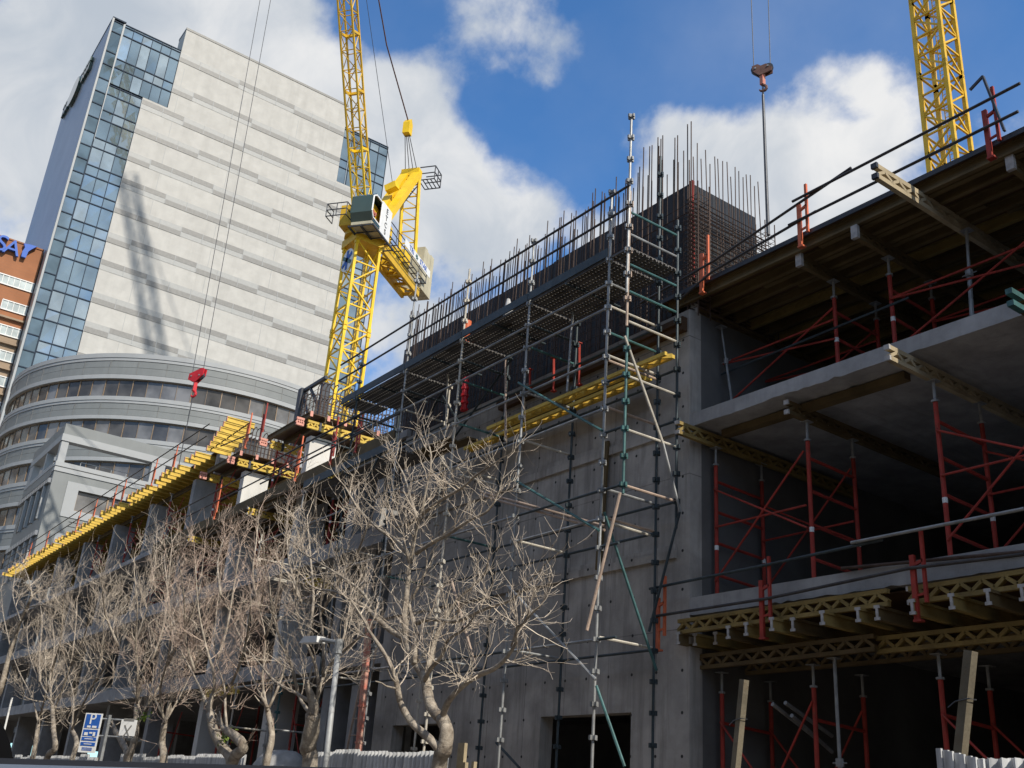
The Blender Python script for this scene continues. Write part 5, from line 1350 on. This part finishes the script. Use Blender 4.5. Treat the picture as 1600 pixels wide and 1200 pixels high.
# big tree in front
T = Tree(21, up=.11, wig=.33, ang=(24, 60), dens=.8, fine=.0034); Y = 7.8
base = L3([(685, 1205), (694, 1172), (698, 1142), (690, 1122)], Y)
T.limb([low(base[0])]+base, .115, .09, 0, .1, -1)
K = T.limb
K(L3([(690, 1122), (677, 1110), (669, 1088), (664, 1060), (652, 1040), (640, 1017), (634, 995)], Y, .1), .08, .06, 3, .5, 1)
K(L3([(634, 995), (632, 962), (635, 937), (638, 900), (641, 877)], Y+.1, .1), .052, .034, 6, .7)
K(L3([(641, 877), (650, 830), (658, 803), (666, 765), (674, 722), (671, 698)], Y+.2, -.1), .036, .012, 12, .55)
K(L3([(687, 1172), (672, 1155), (647, 1133), (635, 1117), (625, 1097)], Y-.05, -.3), .058, .044, 1, .5, 1)
K(L3([(625, 1097), (620, 1065), (607, 1032), (590, 1005), (576, 985)], Y-.35, -.3), .042, .024, 6, .7)
K(L3([(690, 1125), (700, 1097), (722, 1072), (747, 1055), (772, 1045), (792, 1027), (806, 1005)], Y, -.5), .05, .022, 11, .8)
K(L3([(632, 997), (610, 985), (590, 967), (575, 952), (557, 940), (525, 925), (500, 922)], Y+.1, -.5), .05, .02, 12, .7)
K(L3([(590, 967), (570, 930), (540, 905), (500, 880), (470, 862)], Y, -.6), .03, .014, 10, .64)
K(L3([(667, 1050), (672, 1030), (680, 1000), (690, 977), (712, 940), (740, 915)], Y+.1, .5), .05, .018, 11, .8)
K(L3([(648, 1037), (650, 1000), (647, 972), (640, 945), (655, 915)], Y, .4), .045, .02, 7, .64)
K(L3([(650, 974), (672, 967), (710, 971), (735, 962), (760, 950), (800, 937), (822, 915)], Y+.2, -.3), .04, .014, 14, .7)
K(L3([(641, 880), (635, 862), (617, 842), (592, 827), (560, 795), (545, 770)], Y+.2, -.4), .04, .016, 13, .8)
K(L3([(650, 865), (680, 845), (700, 835), (735, 812), (760, 800), (775, 780)], Y+.2, .4), .036, .014, 12, .7)
K(L3([(657, 805), (680, 787), (700, 775), (722, 762), (745, 742), (775, 722)], Y+.2, -.3), .034, .012, 11, .64)
K(L3([(652, 812), (642, 780), (632, 745), (620, 722)], Y+.2, .3), .03, .012, 9, .64)
K(L3([(664, 1062), (672, 1046), (690, 1025), (700, 1000), (722, 985)], Y, -.4), .04, .016, 8, .6)
K(L3([(800, 1010), (808, 985), (830, 960), (846, 945)], Y-.4, -.1), .022, .01, 7, .5)
T.build('big bare tree with forked trunk in front of the grey wall', low(base[0]))

def brush_tree(seed, Y, stems, limbs, label, dens=1.0, klen=.8, mt='twig', up=.26, leaves=None, ang=(18, 48), kids=9):
    T = Tree(seed, up=up*.42, wig=.32, ang=(22, 58), dens=dens*.86, fine=.0034)
    first = None
    for lst, r0, r1 in stems:
        pts = L3(lst, Y, T.r.uniform(-.2, .2)); 
        if first is None: first = low(pts[0])
        T.limb([low(pts[0])]+pts, r0, r1, 2, .5, 1)
    for lst in limbs:
        T.limb(L3(lst, Y+T.r.uniform(-.2, .2), T.r.uniform(-1.0, 1.0)), .034, .011, kids, klen*.8)
    lv = [(P(a, c, Y=Y-.1), .16*T.r.uniform(.9, 1.1), n) for a, c, n in leaves] if leaves else None
    T.build(label, first, mt, lv)
brush_tree(31, 7.9, [([(484, 1200), (481, 1170), (487, 1140), (489, 1115)], .15, .12)],
           [[(487, 1118), (472, 1098), (463, 1083), (431, 1066), (408, 1040), (379, 1002), (360, 960)], [(492, 1105), (507, 1054), (525, 1025), (540, 985), (548, 930)], [(490, 1110), (498, 1075), (490, 1030), (470, 985), (462, 930), (470, 870)],
            [(466, 1085), (455, 1040), (438, 1000), (425, 950), (420, 900)], [(505, 1058), (505, 1000), (500, 950), (510, 890), (520, 830)], [(470, 940), (452, 880), (448, 830)], [(500, 960), (530, 910), (560, 860), (575, 820)], [(515, 1040), (545, 1010), (575, 985)], [(480, 1000), (490, 940), (485, 870), (480, 810)]],
           'bare tree with a thick scarred trunk just left of the grey lamp pole', klen=.85)
brush_tree(32, 8.0, [([(362, 1203), (347, 1168), (334, 1142), (328, 1115)], .11, .08), ([(360, 1200), (380, 1170), (370, 1153), (355, 1142)], .12, .08)],
           [[(328, 1115), (320, 1091), (300, 1050), (280, 1010), (270, 960)], [(355, 1142), (352, 1110), (350, 1070), (335, 1020), (338, 960), (345, 900)], [(350, 1090), (370, 1050), (385, 1000), (392, 940)], [(328, 1110), (335, 1060), (322, 1010), (310, 950), (305, 880)], [(340, 1030), (355, 980), (365, 920), (375, 860)], [(305, 1050), (290, 1000), (288, 940), (282, 890)], [(345, 930), (340, 880), (350, 840)], [(383, 1000), (405, 960), (412, 915)]],
           'bare tree with a hooked double trunk and a tuft of green leaves', leaves=[(352, 1150, 46)], klen=.95, dens=1.1, mt='twig_red')
brush_tree(33, 8.1, [([(197, 1198), (206, 1170), (212, 1145), (214, 1100)], .11, .07), ([(197, 1196), (193, 1164), (180, 1142)], .08, .07)],
           [[(212, 1140), (222, 1118), (235, 1085), (240, 1040), (232, 980)], [(214, 1100), (215, 1050), (212, 1000), (215, 950), (210, 900)], [(214, 1090), (200, 1050), (185, 1000), (180, 950)], [(225, 1110), (250, 1070), (268, 1020), (270, 960)], [(213, 1000), (230, 950), (240, 900), (245, 850)], [(185, 1010), (165, 960), (160, 920)], [(262, 1040), (280, 1000), (300, 960)], [(238, 1030), (255, 980), (262, 920), (268, 860)]],
           'bare tree with a sawn-off stub beside the parking sign and a few green leaves', leaves=[(224, 1118, 40)], klen=1.05, dens=1.1)
brush_tree(34, 8.0, [([(71, 1190), (86, 1170), (84, 1145), (82, 1108)], .10, .07)],
           [[(82, 1108), (78, 1060), (85, 1010), (80, 960)], [(83, 1115), (100, 1070), (112, 1030), (118, 980), (120, 940)], [(82, 1100), (60, 1060), (45, 1020), (42, 980)], [(110, 1040), (130, 1000), (140, 960)], [(80, 1050), (95, 1000), (98, 950), (104, 910)], [(62, 1065), (62, 1020), (66, 970), (60, 930)]],
           'slim curved bare tree left of the parking sign', klen=1.15, dens=1.1)
brush_tree(35, 8.2, [([(50, 1190), (56, 1159), (60, 1130)], .09, .06), ([(112, 1190), (120, 1160), (112, 1140)], .08, .06)],
           [[(60, 1130), (50, 1090), (30, 1050), (15, 1010)], [(60, 1125), (72, 1080), (70, 1030)], [(112, 1140), (130, 1100), (150, 1060), (160, 1010), (162, 970)], [(112, 1140), (115, 1090), (105, 1050)], [(150, 1065), (170, 1030), (185, 990)]],
           'low twin stemmed bare tree at the far left behind the slim curved one', klen=1.15, dens=1.05)
brush_tree(36, 8.3, [([(255, 1195), (253, 1162), (257, 1130)], .10, .07)],
           [[(257, 1130), (250, 1080), (262, 1030), (268, 980)], [(257, 1130), (280, 1090), (300, 1050)], [(256, 1120), (235, 1080), (215, 1040)], [(262, 1030), (290, 985), (310, 930), (318, 870)], [(268, 980), (262, 920), (256, 870)], [(300, 1050), (318, 1000), (330, 950)]],
           'dark trunked bare tree in front of the red ladder frames', klen=1.0, dens=1.1, mt='twig_red')
brush_tree(37, 7.6, [([(-14, 1110), (0, 1080), (17, 1013), (32, 970), (50, 932)], .13, .05)],
           [[(17, 1013), (5, 960), (2, 920)], [(32, 970), (20, 930), (25, 890)], [(50, 932), (70, 915), (95, 905)], [(40, 950), (65, 945), (85, 950)], [(50, 932), (45, 905), (35, 880)]],
           'bare tree leaning in at the left picture edge with a pale sloping trunk', klen=.9, up=.18)
brush_tree(38, 9.4, [([(415, 1200), (425, 1150), (418, 1110)], .09, .06)],
           [[(418, 1110), (410, 1060), (415, 1000), (405, 950)], [(418, 1110), (440, 1060), (450, 1000), (445, 940)], [(418, 1105), (395, 1060), (380, 1010)], [(413, 1000), (430, 950), (440, 890), (446, 830), (450, 780)], [(405, 950), (395, 900), (400, 850), (405, 800)]],
           'reddish twigged bare tree set back between the hooked trunk and the lamp pole', klen=.95, dens=1.0, mt='twig_red')

# ================================================================== CAR the picture is taken from
t = thing('car_door', 'dark car window sill and mirror corner at the bottom left', 'car door', (-.45, .4, .9))
def cpx(px, py, d): return CAM+ray(px, py)*d
q0, q1 = cpx(-120, 1181, .62), cpx(760, 1206, .62)
dn = V(0, 0, -1); dd = (q1-q0).normalized(); outw = V(VF.x, VF.y, 0).normalized()
b = MB(); b.prism([q0, q0+V(0, 0, -.012)-outw*.02, q0+V(0, 0, -.05)-outw*.02, q0+V(0, 0, -.05)+outw*.03, q0+outw*.03-V(0, 0, .004)], q1-q0); b.build('window_seal', M['rubber'], t)
s0_, s1_ = cpx(-140, 1190, .56), cpx(760, 1214, .56)
b = MB(); b.prism([s0_, s0_-outw*.05-V(0, 0, .02), s0_-outw*.06-V(0, 0, .12), s0_-V(0, 0, .12)], s1_-s0_); b.build('sill', M['cargrey'], t)
b = MB(); c = [cpx(-60, 1080, .66), cpx(0, 1128, .66), cpx(8, 1140, .66), cpx(17, 1165, .66), cpx(21, 1190, .66), cpx(-60, 1200, .66)]
b.prism(c, -VR*.04+VF*.002); b.build('mirror_corner', M['rubber'], t)
